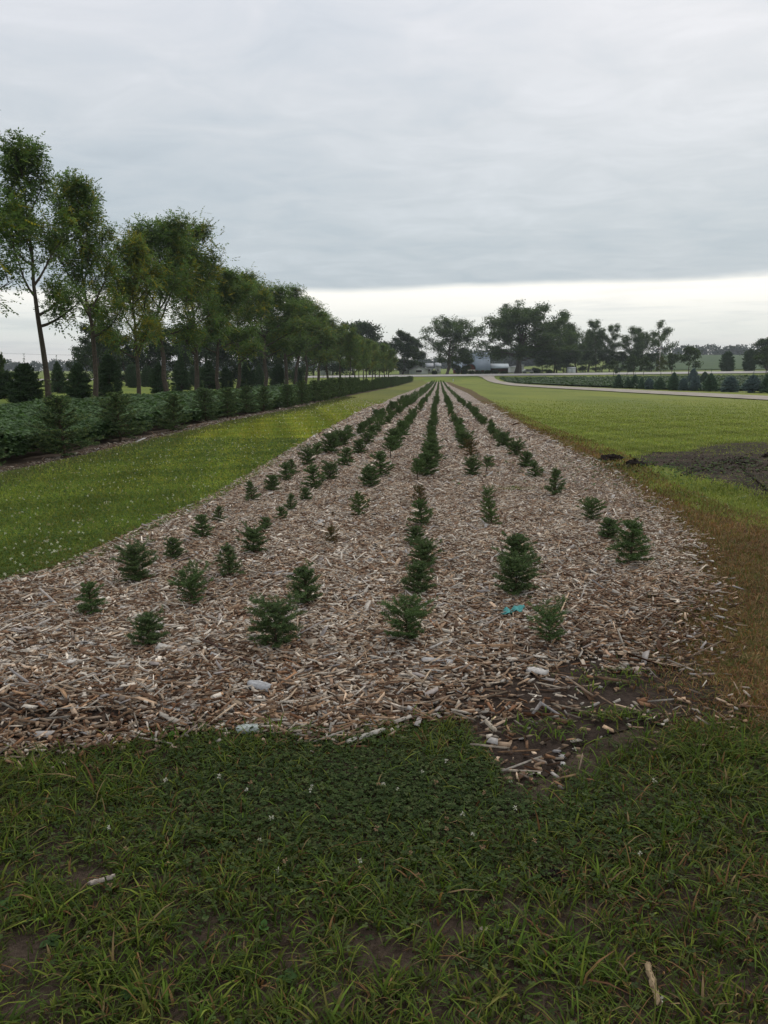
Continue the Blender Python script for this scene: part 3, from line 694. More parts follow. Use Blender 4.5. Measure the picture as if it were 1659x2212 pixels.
PW = [(.10, .160, .050), (.125, .190, .060), (.082, .135, .050), (.15, .195, .058)]
YW = [(.21, .19, .03), (.15, .16, .03), (.28, .24, .035)]
wal = []
wsp = [dict(seed=11, H=14, trunk_h=4.3, W=6.0, limbs=12, subs=9, twigs=4, steep=1.08, leafn=7, yelf=.04), dict(seed=12, H=14, trunk_h=3.9, W=6.0, limbs=14, subs=10, twigs=5, steep=1.05, leafn=6, yelf=.16),
       dict(seed=13, H=12, trunk_h=3.0, W=7.0, limbs=14, subs=10, twigs=5, steep=1.0, leafn=6, yelf=.4), dict(seed=14, H=13, trunk_h=3.6, W=8.0, limbs=13, subs=10, twigs=4, steep=1.0, leafn=9, yelf=.06),
       dict(seed=15, H=13, trunk_h=3.2, W=8.0, limbs=13, subs=10, twigs=4, steep=1.0, leafn=8, yelf=.12),
       dict(seed=16, H=13.5, trunk_h=4.2, W=7.0, limbs=11, subs=10, twigs=5, steep=1.1, leafn=8, yelf=.05), dict(seed=19, H=12.5, trunk_h=3.0, W=8.0, limbs=12, subs=9, twigs=5, steep=.85, leafn=8, yelf=.2)]
for w in wsp:
    w = dict(w); tr, cr = tree(pal=PW, yel=YW, leaf=.18, lw=.095, droop=.12, lift=.38, sprf=.048, **w); wal.append((tr.mesh('walnut_trunk', M_bark, True), cr.mesh('walnut_crown', M_leaf), *extent(cr)))
WT = [(107, 885, 585, 0, 165, 'tall walnut tree at the left picture edge, thick bare lower trunk'), (206, 877, 500, 1, 150, 'slender walnut tree with a bent trunk, second from the left edge'),
      (300, 866, 362, 2, 150, 'yellowing walnut tree, third from the left edge'), (363, 860, 400, 3, 190, 'broad walnut tree, fourth from the left edge'),
      (425, 855, 375, 6, 180, 'full-crowned walnut tree, fifth from the left edge'), (474, 852, 290, 5, 130, 'walnut tree, sixth from the left, squeezed between broader crowns'),
      (512, 849, 265, 6, 140, 'olive-tinged walnut tree, seventh from the left edge'), (571, 843, 243, 3, 160, 'round-crowned walnut tree on a clear trunk, eighth from the left edge'),
      (619, 840, 222, 5, 130, 'walnut tree, ninth from the left edge of the row'), (637, 838, 200, 0, 90, 'walnut tree, tenth from the left edge of the row'), (659, 836, 188, 6, 105, 'walnut tree, eleventh from the left edge of the row'),
      (686, 834, 160, 0, 80, 'walnut tree with a ragged pointed top, twelfth in the row'), (710, 833, 158, 4, 95, 'walnut tree, thirteenth from the left edge of the row'), (733, 831, 128, 1, 66, 'walnut tree, fourteenth from the left edge of the row')]
for u, v_, h_, vi, w_, lab in WT:
    x, y = at(u, v_); H_ = zt(u, v_ - h_, y) - float(T(x, y)); W_ = w_ * 1.04 / F * y; a, b, h0, w0 = wal[vi]
    e = empty('walnut_tree', (x, y, float(T(x, y))), rng.uniform(0, 6.28), (W_ / w0, W_ / w0, H_ / h0)); link('trunk', a, e); link('crown', b, e)
    tag(e, lab, 'walnut tree', 'walnut trees in the long row')
e = empty('walnut_tree', (-18.6, 33.5, float(T(-18.6, 33.5))), 1.0, (1, 1, .95)); link('trunk', wal[3][0], e); link('crown', wal[3][1], e)
tag(e, 'walnut tree just outside the left picture edge, only twig tips showing', 'walnut tree', 'walnut trees in the long row')
for i, (u, h_) in enumerate([(757, 118), (766, 104), (776, 98), (786, 100), (795, 92), (804, 90), (812, 86), (821, 84), (829, 80), (837, 70)]):
    y = 150 + i * 6.5; x = float(xat(u, y)); a, b, h0, w0 = wal[[4, 6, 3, 5, 2][i % 5]]; H_ = zt(u, 826 - h_, y) - float(T(x, y)); W_ = 40 / F * y
    e = empty('walnut_tree', (x, y, float(T(x, y))), rng.uniform(0, 6.28), (W_ / w0 * 1.1, W_ / w0 * 1.1, H_ / h0)); link('trunk', a, e); link('crown', b, e)
    tag(e, f'small walnut tree near the road, {["tenth","ninth","eighth","seventh","sixth","fifth","fourth","third","second","outermost"][i]} from the road end of the row', 'walnut tree', 'walnut trees in the long row')

PF = [(.06, .092, .040), (.076, .112, .044), (.05, .077, .038), (.092, .122, .05)]
far_t = {}
far_t['cotton'] = tree(21, 24, 5.0, 26, limbs=9, subs=8, twigs=4, steep=.7, sprf=.024, leafn=42, leaf=.48, lw=.30, comp=False, pal=PF, tr_r=.55, multi=4, topw=.55, bark=(.10, .085, .07)), 24, 26
far_t['airy'] = tree(22, 20, 4.0, 18, limbs=8, subs=8, twigs=3, steep=.9, sprf=.032, leafn=36, leaf=.42, lw=.28, comp=False, pal=PF, tr_r=.38, multi=3, topw=.5, bark=(.12, .10, .085)), 20, 18
far_t['maple'] = tree(23, 15, 1.6, 12, limbs=14, subs=9, twigs=5, steep=.75, sprf=.045, leafn=30, leaf=.42, lw=.30, comp=False, pal=[(.035, .058, .028), (.046, .07, .03), (.055, .08, .032)], tr_r=.32, topw=.75), 15, 12
far_t['tall'] = tree(24, 20, 3.0, 10, limbs=11, subs=7, twigs=4, steep=.9, sprf=.06, leafn=40, leaf=.42, lw=.28, comp=False, pal=PF, tr_r=.3, multi=1, topw=.35), 20, 10
far_t['flat'] = tree(25, 20, 6.0, 14, limbs=9, subs=6, twigs=4, steep=.45, leafn=22, leaf=.55, lw=.36, comp=False, pal=PF, tr_r=.3, multi=1, topw=.3, droop=1.0), 20, 14
far_t['young'] = tree(26, 6, 1.3, 4.2, limbs=9, subs=7, twigs=4, steep=.95, leafn=9, leaf=.34, lw=.2, comp=False, pal=[(.045, .07, .026), (.055, .08, .03)], tr_r=.08, topw=.7), 6, 4.2
far_t['young_yellow'] = tree(27, 6, 1.2, 4.6, limbs=9, subs=7, twigs=4, steep=.95, leafn=9, leaf=.34, lw=.2, comp=False, pal=[(.085, .095, .03), (.07, .085, .03)], tr_r=.08, topw=.7), 6, 4.6
far_t['dark_wood'] = tree(28, 13, .8, 9, limbs=13, subs=8, twigs=4, steep=.9, leafn=20, leaf=.38, lw=.26, comp=False, pal=[(.03, .05, .026), (.04, .062, .028), (.05, .072, .032)], tr_r=.2, topw=.6), 13, 9
FT = {}
for k, ((tr, cr), h0, w0) in far_t.items(): FT[k] = (tr.mesh(k + '_trunk', M_bark, True), cr.mesh(k + '_crown', M_leaf), *extent(cr))

def put(kind, u, y, top, w, lab, name='shade_tree', grp='trees around the farmstead', rz=None, cat='tree'):
    x = float(xat(u, y)); z = float(T(x, y)); a, b, h0, w0 = FT[kind]
    ztop = zt(u, top, y); H_ = ztop - z; W_ = w / F * y
    e = empty(name, (x, y, z), rng.uniform(0, 6.28) if rz is None else rz, (W_ / w0, W_ / w0, H_ / h0)); link('trunk', a, e); link('crown', b, e)
    return tag(e, lab, cat, grp)
put('maple', 868, 285, 715, 62, 'dark dense shade tree left of the little white house')
put('maple', 890, 300, 728, 46, 'dark shade tree directly over the white house roof')
put('maple', 835, 300, 738, 40, 'dark shade tree ending where the walnut row begins')
put('airy', 962, 270, 682, 118, 'airy grey-green cottonwood between the white house and the barn', 'cottonwood_tree')
put('maple', 992, 283, 752, 44, 'low dark tree against the left side of the barn')
put('cotton', 1110, 268, 657, 190, 'largest many-trunked cottonwood, right of the barn roof', 'cottonwood_tree', rz=.6)
put('tall', 1190, 285, 672, 60, 'tall tree touching the right side of the largest cottonwood')
put('airy', 1215, 290, 698, 62, 'thin-topped airy tree two crowns right of the barn')
put('tall', 1185, 275, 735, 66, 'low dense tree under the right flank of the largest cottonwood')
put('tall', 1232, 280, 742, 60, 'dense tree above the white shed by the road')
put('tall', 1272, 300, 690, 44, 'tall dark double-crowned tree at the middle of the right grove')
put('tall', 1300, 300, 700, 40, 'tall dark tree just right of the double-crowned one')
put('airy', 1255, 310, 712, 50, 'pale airy tree left of the tall dark grove trees')
put('tall', 1340, 305, 706, 50, 'tree with a thin lop-sided crown beside the utility pole grove')
put('airy', 1365, 310, 712, 46, 'airy tree just left of the flat-layered one')
put('flat', 1400, 300, 690, 66, 'tree with flat layered crown pads above the utility pole')
for u, t_, w_, d_, s_ in [(1205, 765, 40, 280, 'beside the shed'), (1250, 758, 46, 290, 'below the pale airy tree'), (1285, 755, 46, 292, 'below the double-crowned tree'), (1318, 758, 44, 290, 'below the gap in the grove'), (1352, 756, 44, 290, 'below the lop-sided crown'), (1388, 762, 40, 295, 'at the foot of the utility pole'), (1160, 768, 40, 290, 'right of the largest cottonwood trunks')]:
    put('dark_wood', u, d_, t_, w_, f'low dark understorey tree {s_}', grp='low trees under the grove')
# young trees on the near roadside
for u, v_, h_, w_, k, lab in [(1310, 812, 36, 24, 'young', 'young roadside tree, first right of the shed'), (1337, 808, 32, 26, 'young', 'young roadside tree, second right of the shed'), (1352, 806, 42, 26, 'young', 'young roadside tree, third right of the shed'), (1372, 807, 38, 26, 'young', 'young roadside tree left of the yellowish one'),
                              (1408, 808, 38, 28, 'young_yellow', 'yellowish young tree in front of the utility pole'), (1432, 804, 46, 26, 'young', 'slim young tree right of the yellowish one'), (1466, 806, 58, 52, 'young', 'larger roadside tree standing alone before the green hill field'),
                              (1628, 806, 58, 40, 'young', 'roadside tree in front of the big round tree on the right')]:
    x, y = at(u, v_ + 4); y = min(y, 236); x = float(xat(u, y)); a, b, h0, w0 = FT[k]
    e = empty('roadside_tree', (x, y, float(T(x, y))), rng.uniform(0, 6), (w_ / F * y / w0, w_ / F * y / w0, h_ * 1.05 / F * y / h0)); link('trunk', a, e); link('crown', b, e)
    tag(e, lab, 'tree', 'young trees along the road')
put('maple', 1632, 258, 727, 78, 'big round dark tree at the right picture edge beyond the road')
for u, v_, h_, w_, lab in [(1545, 803, 42, 32, 'rounded evergreen alone beyond the road'), (1591, 802, 46, 28, 'cone-shaped evergreen beyond the road left of the big round tree')]:
    y = 256.0; x = float(xat(u, y)); e = empty('spruce_tree', (x, y, float(T(x, y))), 1.0, (w_ / F * y / BS[0][3] * .85, w_ / F * y / BS[0][3] * .85, h_ / F * y / BS[0][2])); link('trunk', BS[0][0], e); link('crown', BS[0][1], e); tag(e, lab, 'spruce', 'evergreens beyond the road')
# dark wood behind the walnut row
WD = [(235, 150, 700, 60), (258, 165, 710, 60), (290, 160, 723, 60), (330, 165, 716, 60), (372, 170, 710, 66), (415, 175, 708, 66), (455, 180, 704, 66), (495, 185, 710, 66), (535, 190, 704, 66), (575, 195, 712, 60), (612, 205, 712, 60), (648, 215, 716, 56), (682, 285, 723, 56), (722, 285, 728, 60), (765, 280, 693, 60), (800, 285, 703, 60), (205, 172, 746, 46)]
NAMES = ['second', 'third', 'third', 'fourth', 'fifth', 'fifth', 'sixth', 'seventh', 'eighth', 'eighth', 'ninth', 'tenth', 'twelfth', 'thirteenth', 'small road-end', 'outermost', 'second']
PL = ['just right of', 'left of', 'right of', 'behind', 'left of', 'right of', 'left of', 'behind', 'left of', 'right of', 'left of', 'right of', 'behind', 'right of', 'above', 'behind', 'low beside']
for (u, y, t_, w_), nn, pl in zip(WD, NAMES, PL): put('dark_wood', u, y, t_, w_ * 1.5, f'dark woodland tree {pl} the {nn} walnut of the row', 'woodland_tree', 'dark wood behind the walnut row')
x, y = -52.5, 95.0
put('young', 26, 78, 762, 26, 'slim ragged tree rising over the bush at the left picture edge', 'ragged_tree', 'trees at the left edge')

# ------------------------------------------------------------------ far tree lines (stuff)
def treeline(name, u0, u1, y, h0, h1, n, lab, pal, seed):
    rng = np.random.default_rng(seed); mb = MB(); X0, X1 = float(xat(u0, y)), float(xat(u1, y))
    cx = rng.uniform(X0, X1, n); cy = y + rng.uniform(-25, 25, n); hh = rng.uniform(h0, h1, n); ww = hh * rng.uniform(.5, .8, n)
    k = 260; ci = np.repeat(np.arange(n), k); m = n * k
    d = norm(rng.standard_normal((m, 3))); r = rng.uniform(.55, 1.05, m)[:, None] ** .6
    P = np.column_stack([cx, cy, T(cx, cy) + hh * .5])[ci] + d * r * np.column_stack([ww, ww, hh * .5])[ci]
    P[:, 2] = np.maximum(P[:, 2], T(P[:, 0], P[:, 1]) + .3)
    diamonds(mb, P, rng.standard_normal((m, 3)), rng.standard_normal((m, 3)), 2.4, 1.8, pick(rng, pal, m, .15) * rng.uniform(.8, 1.2, n)[ci][:, None])
    return tag(mb.build(name, M_leaf), lab, 'woodland', None, 'stuff')
PD = [(.030, .046, .026), (.024, .038, .024)]
treeline('far_woods', -250, 760, 950, 9, 15, 120, 'distant low wooded horizon seen at the left between the trunks', PD, 1)
treeline('far_woods', 1000, 1260, 720, 12, 19, 50, 'distant wood showing right of the barn roof', PD, 2)
treeline('far_woods', 1400, 2200, 950, 9, 15, 80, 'distant tree line on top of the green hill field', PD, 3)
treeline('far_woods', 760, 1060, 900, 9, 14, 40, 'distant tree line behind the farm buildings', PD, 4)

# ------------------------------------------------------------------ buildings
WHITE, RED, GREY, ROOF, DARK = (.78, .80, .80), (.15, .03, .024), (.30, .33, .36), (.20, .25, .30), (.02, .022, .025)
def W(u, y): return float(xat(u, y))
def quadwall(mb, pts, c): mb.add(pts, [(0, 1, 2, 3)], c=c)

def prism(mb, prof, x0, x1, c, along='x'):
    """closed profile (a, z) extruded; profile lies across, extrusion along x or y"""
    n = len(prof); P = np.array(prof, float)
    if along == 'x': v = [(x0, a, z) for a, z in P] + [(x1, a, z) for a, z in P]
    else: v = [(a, x0, z) for a, z in P] + [(a, x1, z) for a, z in P]
    q = [(i, (i + 1) % n, n + (i + 1) % n, n + i) for i in range(n)]
    t = [(0, i + 1, i) for i in range(1, n - 1)] + [(n, n + i, n + i + 1) for i in range(1, n - 1)]
    mb.add(v, q, t, c)

def ribs(mb, x0, x1, p0, p1, n, c):
    for i in range(n + 1):
        x = x0 + (x1 - x0) * i / n; a = np.array([x, p0[0], p0[1]]); b = np.array([x, p1[0], p1[1]]); d = norm(b - a); nn = np.array([0, -d[2], d[1]]) * .06
        w_ = np.array([.04, 0, 0]); mb.add([a - w_, a + w_, b + w_, b - w_, a - w_ + nn, a + w_ + nn, b + w_ + nn, b - w_ + nn], [(4, 5, 6, 7), (0, 4, 7, 3), (1, 2, 6, 5)], c=c)

def window(parent, x0, x1, y, z0, z1, name='window'):
    f = MB(); t = .12
    box(f, x0 - t, x1 + t, y - .06, y - .002, z0 - t, z0, (.6, .6, .58)); box(f, x0 - t, x1 + t, y - .06, y - .002, z1, z1 + t, (.6, .6, .58))
    box(f, x0 - t, x0, y - .06, y - .002, z0, z1, (.6, .6, .58)); box(f, x1, x1 + t, y - .06, y - .002, z0, z1, (.6, .6, .58))
    w_ = f.build(name, M_paint, parent); g = MB(); box(g, x0, x1, y - .03, y - .004, z0, z1, DARK); g.build('pane', M_glass, w_); return w_

# small white house, gable to the road
y0 = 290.0; x0, x1 = W(884, y0), W(921, y0); xm = (x0 + x1) / 2; zb = float(T(xm, y0)); e = empty('white_house', (xm, y0, zb)); hw = (x1 - x0) / 2
w_ = MB(); prism(w_, [(-hw, -.6), (hw, -.6), (hw, 1.6), (0, 3.0), (-hw, 1.6)], 0, 9, WHITE, 'y'); w_.build('wall', M_paint, e)
r_ = MB(); prism(r_, [(-hw - .35, 1.42), (0, 3.02), (0, 3.2), (-hw - .35, 1.6)], -.4, 9.4, (.22, .22, .23), 'y'); prism(r_, [(hw + .35, 1.42), (0, 3.02), (0, 3.2), (hw + .35, 1.6)], -.4, 9.4, (.22, .22, .23), 'y'); r_.build('roof', M_metal, e)
for k in range(3): window(e, -.98 + k * .7, -.42 + k * .7, 0, .75, 1.45)
tag(e, 'small white house with a gable end and three dark windows facing the road', 'house')
for (u0, u1, yy, hh, rf_, lab, nm) in [(862, 886, 300, 3.0, 1.5, 'low white side building behind the left of the small house', 'outbuilding'), (918, 932, 305, 2.6, 1.3, 'low white outbuilding peeping right of the small house', 'outbuilding'), (696, 718, 300, 5.0, 2.0, 'white house glimpsed between the walnut trunks near the road', 'farmhouse'), (938, 948, 302, 2.8, 1.2, 'pale shed wall seen under the airy cottonwood', 'shed')]:
    a_, b_ = W(u0, yy), W(u1, yy); xm = (a_ + b_) / 2; hw = (b_ - a_) / 2; e = empty(nm, (xm, yy, float(T(xm, yy))))
    w_ = MB(); prism(w_, [(0, -.6), (6, -.6), (6, hh), (3, hh + rf_), (0, hh)], -hw, hw, (.5, .52, .52)); w_.build('wall', M_paint, e)
    r_ = MB(); prism(r_, [(-.3, hh - .15), (3, hh + rf_ + .03), (3, hh + rf_ + .2), (-.3, hh + .02)], -hw - .3, hw + .3, (.26, .28, .30)); prism(r_, [(6.3, hh - .15), (3, hh + rf_ + .03), (3, hh + rf_ + .2), (6.3, hh + .02)], -hw - .3, hw + .3, (.26, .28, .30)); r_.build('roof', M_metal, e)
    window(e, -hw * .4, hw * .1, 0, hh * .35, hh * .7); tag(e, lab, 'building')

# barn: u = 866.8 + x*.17858, v = 740.7 + y*.17858 in the close crop
yb = 300.0
def bu(x): return W(866.8 + x * .17858, yb)
def bz(y, yy=yb): return (HZ - (740.7 + y * .17858)) / F * yy
X0, X1 = bu(800), bu(1025); xm = (X0 + X1) / 2; hw = (X1 - X0) / 2; zb = float(T(xm, yb)) - .3; e = empty('barn', (xm, yb, zb))
ze, zk, zr = bz(322) - zb, bz(200) - zb, bz(130) - zb
w_ = MB(); prism(w_, [(0, -.5), (11, -.5), (11, ze), (9.2, zk), (5.5, zr - .05), (1.8, zk), (0, ze)], -hw, hw, RED); w_.build('wall', M_paint, e)
r_ = MB()
for sgn, o5 in ((1, 0), (-1, 11)):
    A_ = (o5 - sgn * .45, ze - .35); B_ = (o5 + sgn * 1.75, zk + .05); C_ = (5.5, zr + .05)
    prism(r_, [A_, B_, (B_[0], B_[1] + .16), (A_[0], A_[1] + .16)], -hw - .4, hw + .4, ROOF); prism(r_, [B_, C_, (C_[0], C_[1] + .16), (B_[0], B_[1] + .16)], -hw - .4, hw + .4, ROOF)
ribs(r_, -hw - .3, hw + .3, (-.45, ze - .17), (1.75, zk + .22), 16, (.17, .215, .26)); ribs(r_, -hw - .3, hw + .3, (1.75, zk + .22), (5.5, zr + .22), 16, (.17, .215, .26)); r_.build('roof', M_metal, e)
for a_, b_ in ((903, 922), (968, 990)): window(e, bu(a_) - xm, bu(b_) - xm, 0, bz(356) - zb, bz(335) - zb)
tag(e, 'red barn with a tall pale blue-grey sheet metal roof', 'barn')
X0, X1 = bu(620), bu(800); xm = (X0 + X1) / 2; hw = (X1 - X0) / 2; e = empty('barn_wing', (xm, yb + .5, zb)); zr2 = bz(235) - zb
w_ = MB(); prism(w_, [(0, -.5), (7, -.5), (7, ze), (3.5, zr2), (0, ze)], -hw, hw - .05, RED); w_.build('wall', M_paint, e)
r_ = MB(); prism(r_, [(-.4, ze - .3), (3.5, zr2 + .03), (3.5, zr2 + .2), (-.4, ze - .1)], -hw - .3, hw - .06, ROOF); prism(r_, [(7.4, ze - .3), (3.5, zr2 + .03), (3.5, zr2 + .2), (7.4, ze - .1)], -hw - .3, hw - .06, ROOF); r_.build('roof', M_metal, e)
window(e, bu(668) - xm, bu(685) - xm, 0, bz(360) - zb, bz(338) - zb)
tag(e, 'lower red wing with a grey roof adjoining the barn on its left', 'barn wing')
# arched-gable front
X0, X1 = bu(727), bu(845); xm = (X0 + X1) / 2; hw = (X1 - X0) / 2; e = empty('barn_porch', (xm, yb - 4, zb)); zt = bz(262) - zb
arc = [(hw * math.cos(a), ze + (zt - ze) * math.sin(a) ** .85) for a in np.linspace(0, math.pi, 13)]
w_ = MB(); prism(w_, [(-hw, ze - .02)] + [(hw, ze - .02)] + arc[1:-1], 0, 3.9, RED, 'y'); w_.build('gable', M_paint, e)
w_ = MB(); box(w_, -hw, hw, 0, 3.9, -.6, ze - .03, (.50, .46, .38)); w_.build('wall', M_paint, e)
r_ = MB(); out_ = [(x * 1.07, ze + (z_ - ze) * 1.07 + .05) for x, z_ in arc]
for (a, b), (c_, d_), (a2, b2), (c2, d2) in zip(arc[:-1], arc[1:], out_[:-1], out_[1:]): prism(r_, [(a2, b2), (c2, d2), (c2 * 1.02, d2 + .12), (a2 * 1.02, b2 + .12)], -.4, 3.9, ROOF, 'y')
r_.build('roof', M_metal, e)
dmb = MB(); box(dmb, -hw * .5, hw * .5, -.08, -.003, -.3, ze - .4, (.55, .52, .46)); dmb.build('door', M_paint, e)
tag(e, 'arched red gable over a cream front with a wide door on the barn', 'barn porch')
# long low annex to the right
X0, X1 = bu(1030), bu(1262); xm = (X0 + X1) / 2; hw = (X1 - X0) / 2; e = empty('cattle_shed', (xm, yb + 1, zb)); z1, z2 = bz(303) - zb, bz(258) - zb
w_ = MB(); prism(w_, [(0, bz(350) - zb), (7, bz(350) - zb), (7, z1), (3.5, z2), (0, z1)], -hw, hw, (.085, .035, .03)); w_.build('wall', M_paint, e)
w_ = MB(); box(w_, -hw, hw, .03, 7, -.6, bz(350) - zb - .005, (.30, .29, .27)); w_.build('footing', M_paint, e)
r_ = MB(); prism(r_, [(-.4, z1 - .2), (3.5, z2 + .03), (3.5, z2 + .18), (-.4, z1)], -hw - .1, hw + .1, (.30, .35, .38)); prism(r_, [(7.4, z1 - .2), (3.5, z2 + .03), (3.5, z2 + .18), (7.4, z1)], -hw - .1, hw + .1, (.30, .35, .38)); r_.build('roof', M_metal, e)
tag(e, 'long low dark red cattle shed right of the tall barn', 'shed')
X0, X1 = bu(1245), bu(1400); xm = (X0 + X1) / 2; hw = (X1 - X0) / 2; e = empty('machine_shed', (xm, yb - 5, zb)); za, zc_ = bz(302) - zb, bz(272) - zb
v = [(-hw, 0, .7), (hw, 0, .7), (hw, 0, zc_), (-hw, 0, za), (-hw, 6, .7), (hw, 6, .7), (hw, 6, zc_), (-hw, 6, za)]
w_ = MB(); w_.add(v, [(0, 1, 2, 3), (5, 4, 7, 6), (4, 0, 3, 7), (1, 5, 6, 2), (3, 2, 6, 7)], c=(.66, .67, .66)); w_.build('wall', M_paint, e)
w_ = MB(); box(w_, -hw, hw, .05, 5.95, -.6, .69, (.34, .33, .31)); w_.build('footing', M_paint, e)
w_ = MB(); w_.add([(-hw - .2, -.25, za + .03), (hw + .2, -.25, zc_ + .03), (hw + .2, 6.2, zc_ + .03), (-hw - .2, 6.2, za + .03), (-hw - .2, -.25, za + .15), (hw + .2, -.25, zc_ + .15), (hw + .2, 6.2, zc_ + .15), (-hw - .2, 6.2, za + .15)], [(4, 5, 6, 7), (0, 1, 5, 4), (3, 0, 4, 7), (1, 2, 6, 5), (0, 3, 2, 1)], c=(.5, .52, .53)); w_.build('roof', M_metal, e)
tag(e, 'bright white shed with a slanting roof behind the cottonwood trunks', 'shed')
# white box shed by the road further right
yy = 262.0; a_, b_ = W(1215, yy), W(1230, yy); xm = (a_ + b_) / 2; hw = (b_ - a_) / 2; e = empty('utility_shed', (xm, yy, float(T(xm, yy))))
w_ = MB(); box(w_, -hw, hw, 0, 2.2, -.3, 1.7, (.58, .60, .60)); w_.build('wall', M_paint, e); w_ = MB(); prism(w_, [(-.2, 1.72), (2.4, 1.72), (1.1, 2.1)], -hw - .15, hw + .15, (.42, .44, .45)); w_.build('roof', M_metal, e)
w_ = MB(); box(w_, -.4, .35, -.05, -.003, -.1, 1.5, (.42, .44, .45)); w_.build('door', M_paint, e)
tag(e, 'small pale box-shaped shed beside the road under the grove', 'shed')
# parked cars by the farm trees
def car(u, y, col, lab, rz=0.0):
    x = W(u, y); e = empty('parked_car', (x, y, float(T(x, y))), rz)
    b = MB(); prof = [(-2.2, .35), (2.2, .35), (2.25, .8), (1.3, .95), (.75, 1.45), (-1.1, 1.5), (-1.8, 1.0), (-2.2, .9)]
    P = np.array(prof); n = len(P); v = [(a, -.85, z_) for a, z_ in P] + [(a, .85, z_) for a, z_ in P]
    b.add(v, [(i, (i + 1) % n, n + (i + 1) % n, n + i) for i in range(n)], [(0, i + 1, i) for i in range(1, n - 1)] + [(n, n + i, n + i + 1) for i in range(1, n - 1)], c=col); b.build('body', M_metal, e)
    g = MB(); box(g, -1.2, .8, -.87, -.853, .98, 1.35, DARK); g.build('side_window', M_glass, e)
    for sx in (-1.35, 1.35):
        for sy in (-.8, .66):
            w_ = MB(); th = np.linspace(0, 2 * math.pi, 15)[:-1]; v = [(sx + .33 * math.cos(a), sy - .02, .33 + .33 * math.sin(a)) for a in th] + [(sx + .33 * math.cos(a), sy + .16, .33 + .33 * math.sin(a)) for a in th]
            w_.add(v, [(i, (i + 1) % 14, 14 + (i + 1) % 14, 14 + i) for i in range(14)], [(0, i + 1, i) for i in range(1, 13)] + [(14, 14 + i, 15 + i) for i in range(1, 13)], c=(.02, .02, .02)); w_.build('wheel', M_paint, e)
    tag(e, lab, 'car', 'vehicles parked in the farmyard')
car(1131, 282, (.6, .6, .6), 'white car parked between the cottonwood and the next trunks', .2)
car(1144, 288, (.05, .055, .06), 'dark car parked in shade right of the cottonwood', -.3)
# shrubs in front of barn
pr = [(.035, .055, .022), (.05, .075, .03), (.06, .07, .035)]
for i, (u, w_, h_) in enumerate([(998, 14, 12), (1012, 18, 9), (1028, 20, 7), (1046, 20, 8), (1062, 18, 10), (1080, 18, 6), (984, 14, 22), (935, 12, 10), (1150, 16, 10), (1175, 16, 9)]):
    mb = MB(); r3 = np.random.default_rng(900 + i); yy = 268.0 if i != 6 else 272.; x = W(u, yy); n = 900; wm, hm = w_ / F * yy, h_ / F * yy
    d = norm(r3.standard_normal((n, 3))); P = d * (r3.uniform(.4, 1, n)[:, None]) * [wm / 2, wm / 2.4, hm * .5] + [0, 0, hm * .45]; P[:, 2] = np.abs(P[:, 2])
    diamonds(mb, P, r3.standard_normal((n, 3)), r3.standard_normal((n, 3)), .34, .2, pick(r3, pr, n, .2)); st = MB()
    for a in range(4): tube(st, [(0, 0, -.1), (math.cos(a * 1.6) * wm * .2, math.sin(a * 1.6) * wm * .2, hm * .6)], [.05, .02], 4, (.08, .06, .05))
    e = empty('shrub', (x, yy, float(T(x, yy)))); mb.build('foliage', M_leaf, e); st.build('stem', M_bark, e)
    where = ['left of the barn door', 'below the barn door', 'below the first barn window', 'below the second barn window', 'before the joint of barn and cattle shed', 'before the cattle shed', 'tall and dark left of the barn wing', 'right of the small white house', 'right of the cottonwood trunks', 'left of the pale box shed'][i]
    tag(e, f'low ragged green shrub across the road, {where}', 'shrub', 'shrubs across the road from the bed')

# utility poles and wires
def pole(u, y, top, lab):
    x = W(u, y); z_ = float(T(x, y)); H_ = (HZ - top) / F * y - z_; e = empty('utility_pole', (x, y, z_))
    p = MB(); tube(p, [(0, 0, -.5), (0, 0, H_ / 2), (0, 0, H_)], [.17, .15, .12], 8, (.34, .32, .29)); p.build('post', M_bark, e)
    a = MB(); box(a, -1.1, 1.1, -.2, -.13, H_ - .75, H_ - .6, (.2, .17, .14)); a.build('crossarm', M_bark, e)
    for s_ in (-1, 0, 1):
        i_ = MB(); tube(i_, [(s_ * 1.0, -.165, H_ - .6), (s_ * 1.0, -.165, H_ - .42)], [.05, .04], 6, (.4, .4, .42)); i_.build('insulator', M_metal, e)
    tag(e, lab, 'utility pole', 'utility poles beyond the road'); return np.array([x, y, z_ + H_ - .5])
ends = [pole(-330, 256, 757, 'utility pole outside the left picture edge'), pole(4, 256, 760, 'utility pole at the left picture edge above the beans'), pole(560, 256, 756, 'utility pole behind the walnut crowns'), pole(1404, 256, 750, 'pale utility pole before the flat-crowned tree on the right'), pole(1800, 256, 748, 'utility pole outside the right picture edge')]
for k, dxy in enumerate((-.95, .95)):
    mb = MB()
    for a, b in zip(ends[:-1], ends[1:]):
        t_ = np.linspace(0, 1, 14)[:, None]; p = a * (1 - t_) + b * t_; p[:, 2] -= 1.1 * (1 - (2 * t_[:, 0] - 1) ** 2); p[:, 1] += dxy; tube(mb, p, .02, 3, (.06, .06, .06), False)
    tag(mb.build('power_line', M_metal), ['near strand of sagging power line above the road', 'far strand of sagging power line above the road'][k], 'power line')
# marker post at the far end of the bed
x, y = at(979, 824.6); e = empty('marker_post', (x, y, float(T(x, y)))); p = MB(); tube(p, [(0, 0, -.1), (0, 0, .4), (0, 0, .62)], [.09, .09, .09], 10, (.55, .57, .58)); p.build('post', M_metal, e)
p = MB(); tube(p, [(0, 0, .62), (0, 0, .70), (0, 0, .76)], [.12, .11, .05], 10, (.42, .44, .44)); p.build('cap', M_metal, e)
tag(e, 'short pale marker post in the grass at the far end of the bed', 'post')

